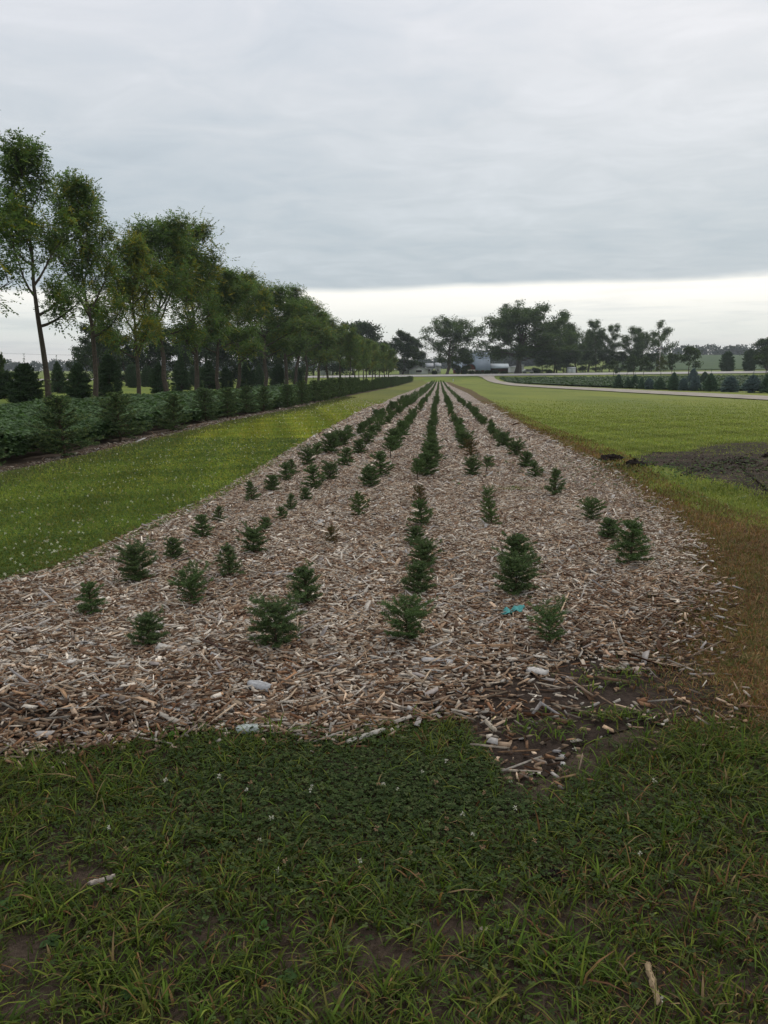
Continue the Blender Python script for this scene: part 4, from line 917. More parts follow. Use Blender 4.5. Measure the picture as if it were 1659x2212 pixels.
# ------------------------------------------------------------------ wood chips
def chips(name, n, rf_, lab, seed, scale_fn, colour_fn, keep=None):
    rng = np.random.default_rng(seed); x, y = rf_(rng, n)
    if keep is not None:
        k = keep(x, y, rng); x, y = x[k], y[k]
    n = len(x); s_ = scale_fn(y); long_ = rng.random(n) < .10
    L = np.clip(rng.lognormal(math.log(.034), .55, n), .012, .16) * s_; Wd = np.clip(rng.lognormal(math.log(.0115), .45, n), .005, .034) * s_
    bigc = (rng.random(n) < .035) & ~long_; L = np.where(bigc, L * 1.5, L); Wd = np.where(bigc, Wd * 2.0, Wd)
    L = np.where(long_, L * 2.0, L); Wd = np.where(long_, Wd * .45, Wd)
    th = rng.uniform(.003, .007, n) * s_; yaw = rng.normal(0, .95, n) + np.where(rng.random(n) < .3, rng.uniform(0, 3.14, n), 0)
    pit = rng.normal(0, .22, n); rol = rng.normal(0, .38, n)
    D = np.column_stack([np.cos(yaw) * np.cos(pit), np.sin(yaw) * np.cos(pit), np.sin(pit)])
    S0 = np.column_stack([-np.sin(yaw), np.cos(yaw), np.zeros(n)]); U0 = np.cross(D, S0); S = S0 * np.cos(rol)[:, None] + U0 * np.sin(rol)[:, None]; Un = np.cross(D, S)
    Un *= np.sign(Un[:, 2:3]) ; P = np.column_stack([x, y, T(x, y) + .012 + .00045 * y + rng.uniform(.0, .024, n) * np.minimum(s_, 1.6) + np.abs(np.sin(pit)) * L * .3])
    taper = rng.uniform(.35, 1.0, (n, 2)); sk = rng.uniform(-.25, .25, (n, 2)) * L[:, None]
    h, w = L[:, None] / 2, Wd[:, None] / 2; up_ = Un * th[:, None]
    a = P - D * h; b = P + D * h
    c0 = a - S * w * taper[:, :1] + D * sk[:, :1] * .5; c1 = a + S * w * taper[:, :1] - D * sk[:, :1] * .5; c2 = b + S * w * taper[:, 1:] + D * sk[:, 1:] * .5; c3 = b - S * w * taper[:, 1:] - D * sk[:, 1:] * .5
    v = np.stack([c0, c1, c2, c3, c0 + up_, c1 + up_, c2 + up_, c3 + up_], 1).reshape(-1, 3); i = np.arange(n)[:, None] * 8
    cc_ = colour_fn(x, y, rng); cc_ = np.where(bigc[:, None] & (rng.random((n, 1)) < .6), cc_ * .5 + .20, cc_)
    q = np.concatenate([i + [[4, 5, 6, 7]], i + [[0, 1, 5, 4]], i + [[1, 2, 6, 5]], i + [[2, 3, 7, 6]], i + [[3, 0, 4, 7]]])
    mb = MB(); mb.add(v, q, c=np.repeat(cc_, 8, 0)); o = mb.build(name, M_chip)
    return tag(o, lab, 'wood chips', None, 'stuff')

CH = np.array([(.42, .37, .31), (.34, .27, .20), (.27, .19, .13), (.16, .10, .065), (.09, .055, .035), (.50, .47, .42), (.36, .34, .31), (.24, .20, .17), (.62, .57, .50)])
CH = CH * [1.14, 1.09, 1.02]
CP = np.array([.15, .14, .13, .16, .15, .07, .08, .08, .04])
def in_ell(x, y, c, r): return ((x - c[0]) / r[0]) ** 2 + ((y - c[1]) / r[1]) ** 2
mudL, mudR = at(60, 1560), at(1250, 1590)
def chipcol(x, y, rng):
    c = CH[rng.choice(len(CH), len(x), p=CP / CP.sum())] * (1 + .16 * rng.standard_normal((len(x), 1))).clip(.5, 1.5)
    dk = np.maximum(np.exp(-in_ell(x, y, mudL, (.9, .35))), np.exp(-in_ell(x, y, mudR, (.9, .5))))          # chips trodden into wet soil are stained
    dk = np.maximum(dk, .75 * np.exp(-in_ell(x, y, (1.75, 4.4), (1.0, 1.2)))); dk = np.maximum(dk, .55 * (y < near_edge(x) + .25))
    dk = np.maximum(dk, .45 * (wob(x * .5 + 1, y * .4) > .68) * (rng.random(len(x)) < .6))
    c = c * (1 - .62 * dk[:, None] * (rng.random(len(x)) < .85)[:, None]); c = c * np.where(rng.random((len(x), 1)) < dk[:, None] * .7, [[1., .82, .68]], [[1, 1, 1]])
    far_ = np.clip((y - 7) / 20, 0, 1)[:, None]; return c * (1 - far_ * .0) + far_ * .05 * np.array([1, .95, .93])
def bedpts(rng, n):
    # density ~ 1/s(y)^2
    yy = np.concatenate([np.linspace(2.7, 7, 60), np.geomspace(7.05, 46, 200)]); s_ = np.clip(yy / 10.5, 1, 3); wd = (bR(yy) - np.maximum(bL(yy), -4.6)) / s_ ** 2
    cdf = np.concatenate([[0], np.cumsum((wd[1:] + wd[:-1]) / 2 * np.diff(yy))]); y = np.interp(rng.random(n) * cdf[-1], cdf, yy)
    l_ = np.maximum(bL(y), -4.6) - .06; x = l_ + (bR(y) + .25 - l_) * rng.random(n); return x, y
def wob(x, y): return .5 + .25 * np.sin(x * 7.3 + y * 2.1) + .25 * np.sin(x * 3.1 - y * 8.7 + 1)
def keepbed(x, y, rng):
    ne = near_edge(x) + .10 * (wob(x, y) - .5); k = (y > ne) | (rng.random(len(x)) < np.exp(-(ne - y) / .05) * .8)
    mud = np.exp(-in_ell(x, y, mudR, (.75, .28)) ** 1.5); k &= rng.random(len(x)) > np.maximum(mud, np.exp(-in_ell(x, y, (1.35, 3.62), (1.35, .62)) ** 1.2)) * .92
    pk = np.exp(-in_ell(x, y, at(1160, 1660), (.34, .2)) ** 1.5); k &= rng.random(len(x)) > pk * .8
    mud = np.exp(-in_ell(x, y, mudL, (.55, .2))); k &= rng.random(len(x)) > mud * .5
    ed = np.clip((x - (bR(y) - .45)) / .6, 0, 1); k &= rng.random(len(x)) > ed * .93; th_ = wob(x * .8 + 3, y * .6) * wob(x * 2.1, y * 1.7 + 2); k &= rng.random(len(x)) > .55 * (th_ > .42); return k
chips('wood_chips', 440000, bedpts, 'grey and brown wood chip mulch covering the planted bed', 1, lambda y: np.clip(y / 10.5, 1, 3), chipcol, keepbed)
def sprpts(rng, n): y = 9 + 40 * rng.random(n) ** 1.6; return SX(y) + rng.uniform(-.1, .55, n), y
chips('wood_chips', 5000, sprpts, 'brown wood chips along the foot of the young spruce row', 2, lambda y: np.clip(y / 12, 1, 2.2), lambda x, y, r: CH[r.choice(len(CH), len(x), p=CP / CP.sum())] * .55)

# individual big pieces
def board(name, u, v_, L, Wd, th, yaw, col, lab, roll=.1, seed=0, curve=0.0):
    x, y = at(u, v_); r_ = np.random.default_rng(seed); mb = MB(); k = 12; s_ = np.linspace(-.5, .5, k)
    top = []; n = 7; rr = np.linspace(-.5, .5, n)
    for i, a in enumerate(s_):
        wid = Wd * (1 - .25 * abs(2 * a) ** 3) ; 
        for j, b in enumerate(rr): top.append((a * L + r_.normal(0, .003), b * wid + curve * (a * a * 4) * L * .1 + r_.normal(0, .0015), th * (1 - .3 * (2 * b) ** 2) + r_.normal(0, .0016)))
    top = np.array(top); bot = top.copy(); bot[:, 2] = -.004; v = np.vstack([top, bot]); q = []
    for i in range(k - 1):
        for j in range(n - 1): a = i * n + j; q.append((a, a + n, a + n + 1, a + 1))
    m = k * n
    for i in range(k - 1): q.append((i * n, i * n + m, (i + 1) * n + m, (i + 1) * n)); q.append((i * n + n - 1, (i + 1) * n + n - 1, (i + 1) * n + n - 1 + m, i * n + n - 1 + m))
    for j in range(n - 1): q.append((j, j + 1, j + 1 + m, j + m)); a = (k - 1) * n + j; q.append((a, a + m, a + 1 + m, a + 1))
    cc = np.array(col) * (1 + .22 * np.repeat(r_.standard_normal((1, n)), k, 0).reshape(-1, 1)); cc = np.vstack([cc, cc]).clip(.02, .8)
    mb.add(v, q, c=cc); o = mb.build(name, M_chip); o.location = (x, y, float(T(x, y)) + .034); o.rotation_euler = (roll, r_.normal(0, .03), yaw); return tag(o, lab, 'wood piece', 'large pieces of wood lying on the mulch')
board('wood_chunk', 562, 1497, .13, .052, .022, -.5, (.36, .36, .36), 'thick grey weathered wood chunk lying in front of the widest seedling', .15, 1)
board('wood_slab', 1057, 1410, .27, .030, .014, -.03, (.26, .16, .09), 'orange-brown split slab lying between the two right front seedlings', .1, 2)
board('wood_slab', 945, 1440, .17, .04, .010, -.25, (.32, .31, .30), 'flat grey slab just left below the orange-brown slab', .05, 3)
board('wood_slab', 1160, 1463, .11, .04, .012, -.4, (.42, .40, .37), 'pale flat chip right of the orange-brown slab on trodden mulch', .1, 4)
board('wood_stick', 1052, 1350, .15, .018, .010, .75, (.36, .33, .29), 'pale stick slanting up beside the turquoise cloth', .1, 5)
board('wood_stick', 617, 1250, .34, .026, .012, .10, (.30, .28, .26), 'long grey splinter lying behind the widest seedling', .1, 6, 1.0)
board('wood_stick', 790, 1605, .19, .016, .011, .62, (.45, .42, .36), 'whitish stick pointing up at the bed edge by the clover', .1, 7)
board('wood_stick', 1058, 1583, .10, .014, .010, 1.9, (.42, .36, .28), 'upright tan splinter at the edge of the muddy pocket', .1, 8)
board('wood_stick', 915, 1312, .16, .014, .010, .5, (.48, .46, .42), 'white stick leaning at the foot of the centre row seedlings', .1, 9)
board('wood_stick', 425, 1398, .16, .02, .01, -.6, (.44, .40, .34), 'pale broad splinter right of the front corner seedlings', .1, 10)
board('wood_chunk', 535, 1590, .09, .045, .012, .3, (.27, .30, .28), 'greenish grey chip at the edge of the grass tuft', .25, 11)
board('wood_stick', 222, 1922, .075, .010, .007, .5, (.30, .26, .22), 'small white stick on bare soil in the foreground grass', .1, 12)
board('wood_stick', 1408, 2150, .14, .012, .010, 1.45, (.30, .22, .13), 'brown straw-like stick standing in the grass at the bottom edge', .4, 13)
# dark twig near front row
mb = MB(); p0 = np.array(at(440, 1400)); p1 = np.array(at(570, 1462)); t_ = np.linspace(0, 1, 8); pts = [(*(p0 * (1 - a) + p1 * a), float(T(*(p0 * (1 - a) + p1 * a))) + .045 + .008 * math.sin(a * 9)) for a in t_]
tube(mb, pts, np.linspace(.008, .004, 8), 6, (.075, .045, .035)); tag(mb.build('twig', M_bark), 'dark reddish twig lying on the mulch in the front row gap', 'twig')

# turquoise cloth scrap
x, y = at(1108, 1333); mb = MB(); r_ = np.random.default_rng(3); nx_, ny_ = 18, 9
uu, vv = np.meshgrid(np.linspace(-.5, .5, nx_), np.linspace(-.5, .5, ny_)); XX = uu * .155 + vv * .03; YY = vv * .085 * (1 - .5 * np.abs(uu)) + uu * .085 + .015 * np.sin(uu * 12)
ZZ = .022 + .010 * np.sin(uu * 17 + vv * 5) + .008 * np.cos(vv * 14 - uu * 6) + .006 * r_.standard_normal(uu.shape) * .6; ZZ = np.maximum(ZZ, .004)
v = np.stack([XX, YY, ZZ], -1).reshape(-1, 3); i = np.arange(ny_ - 1)[:, None] * nx_ + np.arange(nx_ - 1)[None]; q = np.stack([i, i + 1, i + nx_ + 1, i + nx_], -1).reshape(-1, 4)
v2 = v - [0, 0, .0025]; m = len(v); bord = list(range(nx_)) + [nx_ * (k + 1) + nx_ - 1 for k in range(ny_ - 1)] + [m - 1 - k for k in range(1, nx_)] + [nx_ * (ny_ - 1 - k) for k in range(1, ny_ - 1)]
qs = [(bord[k], bord[k] + m, bord[(k + 1) % len(bord)] + m, bord[(k + 1) % len(bord)]) for k in range(len(bord))]
mb.add(np.vstack([v, v2]), np.vstack([q, (q + m)[:, ::-1], qs]), c=(.13, .42, .40)); o = mb.build('cloth_scrap', M_cloth); o.location = (x, y, float(T(x, y)) + .03); o.rotation_euler = (.12, 0, 0)
tag(o, 'crumpled turquoise cloth scrap on the mulch beside the sparse seedling', 'cloth scrap')

# soil clods on the lawn
def clod(u, v_, r, lab, seed):
    x, y = at(u, v_); r_ = np.random.default_rng(seed); mb = MB()
    for k in range(26):
        c = r_.normal(0, .42, 3) * [r, r * .6, 0]; rad = r * r_.uniform(.13, .36) * (1 - .4 * min(1, abs(c[0]) / r)); c[2] = rad * .3 + r * .12 * max(0, 1 - abs(c[0]) / r)
        th, ph = np.meshgrid(np.linspace(0, 2 * math.pi, 9)[:-1], np.linspace(.15, math.pi - .15, 6)); rr = rad * (1 + .22 * r_.standard_normal(th.shape))
        P = np.stack([rr * np.cos(th) * np.sin(ph), rr * np.sin(th) * np.sin(ph), rr * np.cos(ph) * .75], -1).reshape(-1, 3) + c; i = np.arange(5)[:, None] * 8; j = np.arange(8)[None]
        q = np.stack([i + j, i + (j + 1) % 8, i + 8 + (j + 1) % 8, i + 8 + j], -1).reshape(-1, 4); mb.add(P, q, [(0, a, a + 1) for a in range(1, 7)] + [(40, 40 + a + 1, 40 + a) for a in range(1, 7)], c=(.022, .016, .013))
    o = mb.build('soil_clod', M_rock); o.location = (x, y, float(T(x, y)) + .01); return tag(o, lab, 'soil clod', 'lumps of turned black soil')
clod(1322, 996, .27, 'heap of black clods at the brown turf edge, left end of the dug patch', 1)
clod(1370, 1008, .24, 'small black clod heap just right of the larger heap', 2)
clod(1660, 992, .22, 'black clod at the right picture edge on the dug soil', 3)
clod(1200 + 0, 1903, .05, 'small dark soil lump in the foreground grass right of centre', 4)
# pebbles in the foreground soil
for k, (u, v_, r, lab) in enumerate([(1045, 2015, .011, 'tan rounded pebble half in the grass, the larger of two'), (1096, 2000, .007, 'small pale pebble right of the larger tan one'), (1215, 1640, .014, 'white stone chip in the mud pocket'), (1215, 1655, .011, 'pale stone just below the white chip')]):
    x, y = at(u, v_); r_ = np.random.default_rng(k); mb = MB(); th, ph = np.meshgrid(np.linspace(0, 2 * math.pi, 13)[:-1], np.linspace(.1, math.pi - .1, 8)); rr = r * (1 + .05 * r_.standard_normal(th.shape))
    P = np.stack([rr * 1.3 * np.cos(th) * np.sin(ph), rr * np.sin(th) * np.sin(ph), rr * np.cos(ph) * .8], -1).reshape(-1, 3); i = np.arange(7)[:, None] * 12; j = np.arange(12)[None]
    mb.add(P, np.stack([i + j, i + (j + 1) % 12, i + 12 + (j + 1) % 12, i + 12 + j], -1).reshape(-1, 4), [(0, a, a + 1) for a in range(1, 11)], c=(.33, .28, .21) if k < 2 else (.5, .48, .45)); o = mb.build('pebble', M_rock, smooth=True); o.location = (x, y, float(T(x, y)) + .01); tag(o, lab, 'pebble')

# ------------------------------------------------------------------ grass, clover, weeds
GG = [(.068, .108, .018), (.094, .142, .022), (.054, .088, .018), (.14, .170, .028), (.085, .098, .032)]
GY = [(.13, .14, .03), (.10, .13, .025), (.16, .15, .04)]
GD_ = [(.18, .095, .042), (.22, .125, .058), (.12, .062, .03), (.25, .175, .09), (.12, .11, .03)]
patches = [(at(55, 2060), (.10, .13)), (at(10, 2180), (.16, .10)), (at(190, 1900), (.16, .07)), (at(840, 2060), (.17, .08)), (at(980, 2010), (.12, .06)), (at(1160, 1700), (.2, .17)), (at(1090, 1960), (.1, .06)), (at(20, 1890), (.1, .05)), (at(1230, 2010), (.09, .04)), (mudR, (.6, .25)), ((.78, 3.0), (.28, .3))]
def sparse(x, y):
    s_ = np.zeros(len(x))
    for c, r in patches: s_ = np.maximum(s_, np.exp(-(in_ell(x, y, c, (r[0] * .8, r[1] * .8)) * (.6 + .9 * wob(x * 3, y * 3))) ** 1.3) * .92)
    big = .5 + .5 * np.sin(x * 3.7 + 1.3 * np.sin(y * 5.1)) * np.sin(y * 6.3 + 1.7 * np.sin(x * 2.9))
    return np.maximum(s_, .4 * sm((big - .68) / .3) * (y < 2.9))
def tufted(rng, nt_, per, x0, x1, y0, y1, spread):
    cx = rng.uniform(x0, x1, nt_); cy = rng.uniform(y0, y1, nt_); i = np.repeat(np.arange(nt_), per); a = rng.uniform(0, 6.28, len(i)); rr = spread * np.sqrt(rng.random(len(i)))
    return cx[i] + rr * np.cos(a), cy[i] + rr * np.sin(a), a, i
rng = np.random.default_rng(77)
mb = MB(); NT = 15000
x, y, a, ti = tufted(rng, NT, 11, -3.4, 3.4, .7, 3.45, .035)
toneT = rng.uniform(.55, 1.35, NT); yelT = rng.random(NT) < .10; sizeT = np.clip(rng.lognormal(-.15, .38, NT), .4, 2.0); widT = rng.choice([.7, 1, 1.5], NT)
cl = np.array(at(800, 1720)); clov = np.exp(-in_ell(x, y, cl, (.75, .36)) ** 2)
ne = near_edge(x) - .02; keep = (y < ne + rng.normal(0, .05, len(x))) & (rng.random(len(x)) > sparse(x, y) * .93) & (rng.random(len(x)) > clov * .78)
big_ = np.exp(-in_ell(x, y, at(1450, 1620), (.5, .12))) + np.exp(-in_ell(x, y, at(590, 1590), (.14, .05))) + .6 * np.exp(-in_ell(x, y, at(120, 1700), (.35, .15)))
x, y, a, ti, big_ = x[keep], y[keep], a[keep], ti[keep], big_[keep]; n = len(x)
c = pick(rng, GG, n, .15) * toneT[ti][:, None]; yy_ = yelT[ti] & (rng.random(n) < .7); c[yy_] = pick(rng, GY, int(yy_.sum()), .15)
dry = rng.random(n) < .11 + .12 * (x > .6) * (y < 2.4); c[dry] = pick(rng, GD_, int(dry.sum()), .15)
L = rng.uniform(.030, .072, n) * sizeT[ti] * (1 + .5 * np.minimum(big_, 1)); dirn = np.column_stack([np.cos(a + rng.normal(0, .7, n)), np.sin(a + rng.normal(0, .7, n)), np.zeros(n)])
blades(mb, np.column_stack([x, y, T(x, y) + .004]), dirn, L, rng.uniform(.003, .0058, n) * widT[ti], rng.uniform(.4, 1.5, n), c)
# short under-storey
n = 62000; x = rng.uniform(-3.4, 3.4, n); y = rng.uniform(.7, 3.4, n); keep = (y < near_edge(x) + rng.normal(0, .04, n)) & (rng.random(n) > sparse(x, y) * .95); x, y = x[keep], y[keep]; n = len(x); a = rng.uniform(0, 6.28, n)
c = pick(rng, [(.042, .064, .014), (.034, .052, .012), (.058, .07, .02), (.08, .058, .03)], n, .2)
blades(mb, np.column_stack([x, y, T(x, y) + .002]), np.column_stack([np.cos(a), np.sin(a), 0 * a]), rng.uniform(.015, .04, n), rng.uniform(.002, .0045, n), rng.uniform(.6, 1.7, n), c)
tag(mb.build('foreground_grass', M_grass), 'rough dark green grass filling the bottom of the view', 'grass', None, 'stuff')

# clover: three round leaflets on a stalk
def clover(mb, x, y, size, h, c, rng):
    n = len(x); a0 = rng.uniform(0, 6.28, n); P = np.column_stack([x, y, T(x, y) + h])
    for k in range(3):
        a = a0 + k * 2.094; d = np.column_stack([np.cos(a), np.sin(a), rng.normal(.05, .25, n)])
        d = norm(d); S = norm(np.cross(d, np.column_stack([rng.normal(0, .2, n), rng.normal(0, .2, n), np.ones(n)]))); s_ = size[:, None]
        v = np.stack([P, P + d * s_ * .45 + S * s_ * .48, P + d * s_ * .95 + S * s_ * .32, P + d * s_ * .88, P + d * s_ * .95 - S * s_ * .32, P + d * s_ * .45 - S * s_ * .48], 1).reshape(-1, 3); i = np.arange(n)[:, None] * 6
        mb.add(v, np.concatenate([i + [[0, 1, 2, 3]], i + [[0, 3, 4, 5]]]), c=np.repeat(c, 6, 0))
mb = MB(); n = 15000; x = rng.normal(cl[0] + .05, .62, n); y = rng.normal(cl[1], .33, n)
keep = (y < near_edge(x) + rng.normal(0, .05, n)) & (rng.random(n) > sparse(x, y) * .9) & (y > .8); x, y = x[keep], y[keep]
x2 = rng.uniform(-3.2, 3.2, 9000); y2 = rng.uniform(.9, 3.3, 9000); k2 = (y2 < near_edge(x2)) & (wob(x2 * 1.3, y2 * 1.3) > .55) & (rng.random(9000) > sparse(x2, y2)); x = np.concatenate([x, x2[k2]]); y = np.concatenate([y, y2[k2]]); n = len(x)
clover(mb, x, y, rng.uniform(.006, .0115, n), rng.uniform(.012, .05, n), pick(rng, [(.040, .066, .020), (.055, .082, .025), (.034, .053, .018), (.075, .095, .035)], n, .15), rng)
tag(mb.build('clover', M_grass), 'low patch of dark green clover leaves in front of the bed', 'clover', None, 'stuff')

def heads(mb, x, y, z, r, c, rng):
    """clover heads: little balls of upright florets"""
    n = len(x); k = 14
    ci = np.repeat(np.arange(n), k); m = n * k; d = norm(rng.standard_normal((m, 3)) + [0, 0, .25]); P = np.column_stack([x, y, z])[ci]
    diamonds(mb, P + d * (r * .2)[ci][:, None], d, rng.standard_normal((m, 3)), r[ci] * 1.0, r[ci] * .45, c[ci])
mb = MB(); n = 46; x = rng.normal(cl[0], .62, n); y = rng.normal(cl[1] - .1, .36, n); k = (y < near_edge(x)) & (y > .9); x, y = x[k], y[k]; n = len(x)
c = np.where(rng.random((n, 1)) < .55, [[.50, .48, .42]], [[.30, .19, .12]]); z = T(x, y) + rng.uniform(.04, .08, n); heads(mb, x, y, z, rng.uniform(.007, .011, n), c, rng)
for a, b, zz in zip(x, y, z): tube(mb, [(a, b, float(T(a, b))), (a + .003, b, zz)], [.0009, .0007], 3, (.06, .09, .03), False)
tag(mb.build('clover_flowers', M_flower), 'scattered white and faded clover heads in the foreground grass', 'flowers', None, 'stuff')

# broad-leaved weeds
def weed(u, v_, size, nl, col, lab, erect=.5, seed=0, name='broadleaf_weed'):
    x, y = at(u, v_); r_ = np.random.default_rng(seed); mb = MB(); e_ = empty(name, (x, y, float(T(x, y)) + .01), r_.uniform(0, 6))
    st = MB(); tube(st, [(0, 0, -.01), (0, 0, size * .6 * erect + .01)], [.0022, .0014], 5, (.07, .10, .03)); st.build('stem', M_grass, e_)
    for k in range(nl):
        a = k * 2.4; el = erect * r_.uniform(.7, 1.2); d = np.array([math.cos(a) * math.cos(el), math.sin(a) * math.cos(el), math.sin(el)]); S = norm(np.cross(d, [0, 0, 1])); Uu = np.cross(S, d)
        L = size * r_.uniform(.75, 1.1); b0 = np.array([0, 0, size * .5 * erect * k / nl]); prof = [(0, .04), (.2, .26), (.45, .36), (.7, .28), (.9, .12), (1, .01)]; vs = []
        for t_, w in prof: cpt = b0 + d * L * t_ - np.array([0, 0, 1]) * L * t_ * t_ * .25; vs += [cpt + S * w * L + Uu * L * .05, cpt, cpt - S * w * L + Uu * L * .05]
        q = [];
        for i in range(5): q += [(3 * i, 3 * i + 1, 3 * i + 4, 3 * i + 3), (3 * i + 1, 3 * i + 2, 3 * i + 5, 3 * i + 4)]
        lf = MB(); lf.add(vs, q, c=np.array(col) * r_.uniform(.85, 1.15)); lf.build('leaf', M_grass, e_, True)
    return tag(e_, lab, 'weed')
weed(570, 2015, .030, 3, (.07, .15, .04), 'pale green heart-leaved weed in the grass, lower middle', .7, 1)
weed(695, 1955, .022, 3, (.06, .13, .04), 'small rounded weed leaf above the heart-leaved weed', .6, 2)
weed(15, 1960, .040, 5, (.06, .12, .04), 'flat round-leaved weed at the left edge of the grass', .25, 3)
weed(110, 2040, .035, 4, (.055, .10, .035), 'broad weed on the grass left of centre, near bare soil', .3, 4)
weed(528, 1740, .030, 3, (.12, .19, .03), 'bright yellow-green weed sprig in the clover patch', 1.1, 5, 'weed_sprig')
weed(372, 1602, .038, 4, (.10, .20, .04), 'lime weed sprig at the bed edge on the left', 1.0, 6, 'weed_sprig')
weed(553, 1400, .034, 4, (.14, .24, .04), 'lime weed sprig at the foot of the widest seedling', 1.0, 7, 'weed_sprig')
weed(990, 1925, .028, 4, (.05, .10, .035), 'mid-green leafy weed in the grass right of centre', .4, 8)
weed(1428, 1220, .040, 4, (.08, .16, .03), 'green leafy weed on the mulch right of the large lawn-side seedling', .5, 9)
weed(1392, 1190, .050, 4, (.09, .19, .03), 'bright leafy weed growing into the large lawn-side seedling', .9, 10)
weed(1170, 1062, .060, 4, (.09, .19, .03), 'bright leafy weed beside the fourth lawn-side seedling', .7, 11)
weed(280, 2150, .040, 5, (.045, .09, .03), 'dark broad weed at the bottom of the grass, left part', .3, 12)
weed(620, 2120, .032, 4, (.06, .11, .035), 'broad weed near the bottom edge, below the heart-leaved weed', .4, 13)

# mid-distance turf: clover strip, lawn
def turf(name, x_of, y0, y1, n, pal, hh, lab, seed, extra=None, ysc=5.0, tint=None):
    rng = np.random.default_rng(seed); yy = np.geomspace(y0, y1, 200); l_, r2 = x_of(yy); s_ = np.maximum(1, yy / ysc); w = (r2 - l_) / s_ ** 2
    cdf = np.concatenate([[0], np.cumsum((w[1:] + w[:-1]) / 2 * np.diff(yy))]); y = np.interp(rng.random(n) * cdf[-1], cdf, yy); l_, r2 = x_of(y); x = l_ + (r2 - l_) * rng.random(n)
    if extra is not None: k = extra(x, y, rng); x, y = x[k], y[k]
    k = rng.random(len(x)) < np.clip((62 - y) / 40, 0, 1); x, y = x[k], y[k]
    n = len(x); s_ = np.clip(y / ysc, 1, 6); a = rng.uniform(0, 6.28, n); mb = MB(); pt = wob(x * .9, y * .5) * .5 + wob(x * .31 + 2, y * .22) * .5
    far_ = np.clip((y - 10) / 40, 0, 1)[:, None]; c = pick(rng, pal, n, .16); c = c * (1 - .7 * far_) + np.mean(pal, 0) * .7 * far_; c = c * (.6 + .85 * pt)[:, None]
    if tint is not None: c = c * tint(x, y)
    blades(mb, np.column_stack([x, y, T(x, y) + .004 + .0004 * y]), np.column_stack([np.cos(a), np.sin(a), 0 * a]), hh * rng.uniform(.5, 1.2, n) * np.minimum(s_, 2.2), .005 * s_, rng.uniform(.3, 1.4, n), c)
    return tag(mb.build(name, M_grass), lab, 'grass', None, 'stuff')
LG = [(.18, .22, .05), (.22, .255, .06), (.145, .19, .045), (.27, .275, .07)]
CG = [(.13, .195, .038), (.165, .225, .042), (.105, .165, .034), (.22, .23, .055)]
def Lx(y): return np.maximum(SX(y) + .35, -.56 * y - 1.2), bL(y) + .12 + 0 * y
turf('strip_grass', Lx, 4.2, 62, 150000, CG, .038, 'yellow-green grass of the clover-dotted strip left of the bed', 21, tint=lambda x, y: 1 + np.clip((y - 7) / 14, 0, 1)[:, None] * (.55 * wob(x * .6, y * .25) + .1)[:, None] * np.array([[1.35, .75, .2]]))
LGX = 0
def Rx(y): return dR(y) - .25, np.minimum(.56 * y + 2.2, 40)
def keepR(x, y, rng): ins = in_ell(x, y, at(1620, 1010), (2.6, 2.3)); k = rng.random(len(x)) > np.exp(-ins ** 2) * .93; return k & (rng.random(len(x)) > np.exp(-in_ell(x, y, at(1400, 1000), (1.2, .6)) ** 2) * .8)
turf('lawn_grass', Rx, 5.5, 62, 150000, LG, .032, 'mown green grass right of the bed', 22, keepR)
def Dx(y): return bR(y) - .45, dR(y) + .25
def keepD(x, y, rng): return rng.random(len(x)) < np.clip((x - bR(y) + .45) / .5, .1, 1)
turf('dry_grass', Dx, 3.2, 60, 60000, GD_ + [(.12, .12, .03)], .04, 'rust-brown dried grass edging the lawn side of the bed', 23, keepD)
mb = MB(); rngd = np.random.default_rng(25); n = 42000; y = 3.05 + 6 * rngd.random(n) ** 1.3; x = bR(y) - .5 + 2.4 * rngd.random(n) ** 1.1; a = rngd.uniform(0, 6.28, n)
k = rngd.random(n) < np.clip((x - bR(y) + .55) / .6, .05, 1) * (.35 + .65 * (wob(x * 2, y * 2) > .35)); x, y, a = x[k], y[k], a[k]; n = len(x)
blades(mb, np.column_stack([x, y, T(x, y) + .01]), np.column_stack([np.cos(a), np.sin(a), 0 * a]), rngd.uniform(.03, .075, n), rngd.uniform(.0025, .005, n), rngd.uniform(.5, 1.7, n), pick(rngd, [(.25, .135, .06), (.19, .09, .042), (.30, .20, .105), (.11, .055, .03), (.09, .11, .03), (.08, .10, .03)], n, .2))
tag(mb.build('dead_grass', M_grass), 'tangled rust-coloured dead grass at the right front corner of the bed', 'grass', None, 'stuff')
mb = MB(); rngd = np.random.default_rng(24); n = 9000; y = rngd.uniform(3.2, 8, n); x = bL(y) + rngd.normal(-.05, .12, n); a = rngd.uniform(0, 6.28, n)
blades(mb, np.column_stack([x, y, T(x, y) + .01]), np.column_stack([np.cos(a), np.sin(a), 0 * a]), rngd.uniform(.02, .05, n), rngd.uniform(.003, .006, n), rngd.uniform(.5, 1.5, n), pick(rngd, GD_ + [(.13, .13, .03)], n, .2))
tag(mb.build('dry_grass', M_grass), 'thin tan dry grass fringe on the clover side of the bed', 'grass', None, 'stuff')
# taller, uncut grass along the foot of the spruce row
rngt = np.random.default_rng(26); n = 26000; y = 8 + 60 * rngt.random(n) ** 1.7; x = SX(y) + .55 + np.abs(rngt.normal(0, .45, n)); a = rngt.uniform(0, 6.28, n); mb = MB(); s_ = np.clip(y / 14, 1, 4)
blades(mb, np.column_stack([x, y, T(x, y)]), np.column_stack([np.cos(a), np.sin(a), 0 * a]), rngt.uniform(.06, .17, n), .005 * s_, rngt.uniform(.2, 1.2, n), pick(rngt, [(.085, .105, .04), (.11, .12, .055), (.07, .09, .035), (.14, .12, .07)], n, .18))
tag(mb.build('rough_grass', M_grass), 'dull uncut grass along the foot of the young spruce row', 'grass', None, 'stuff')
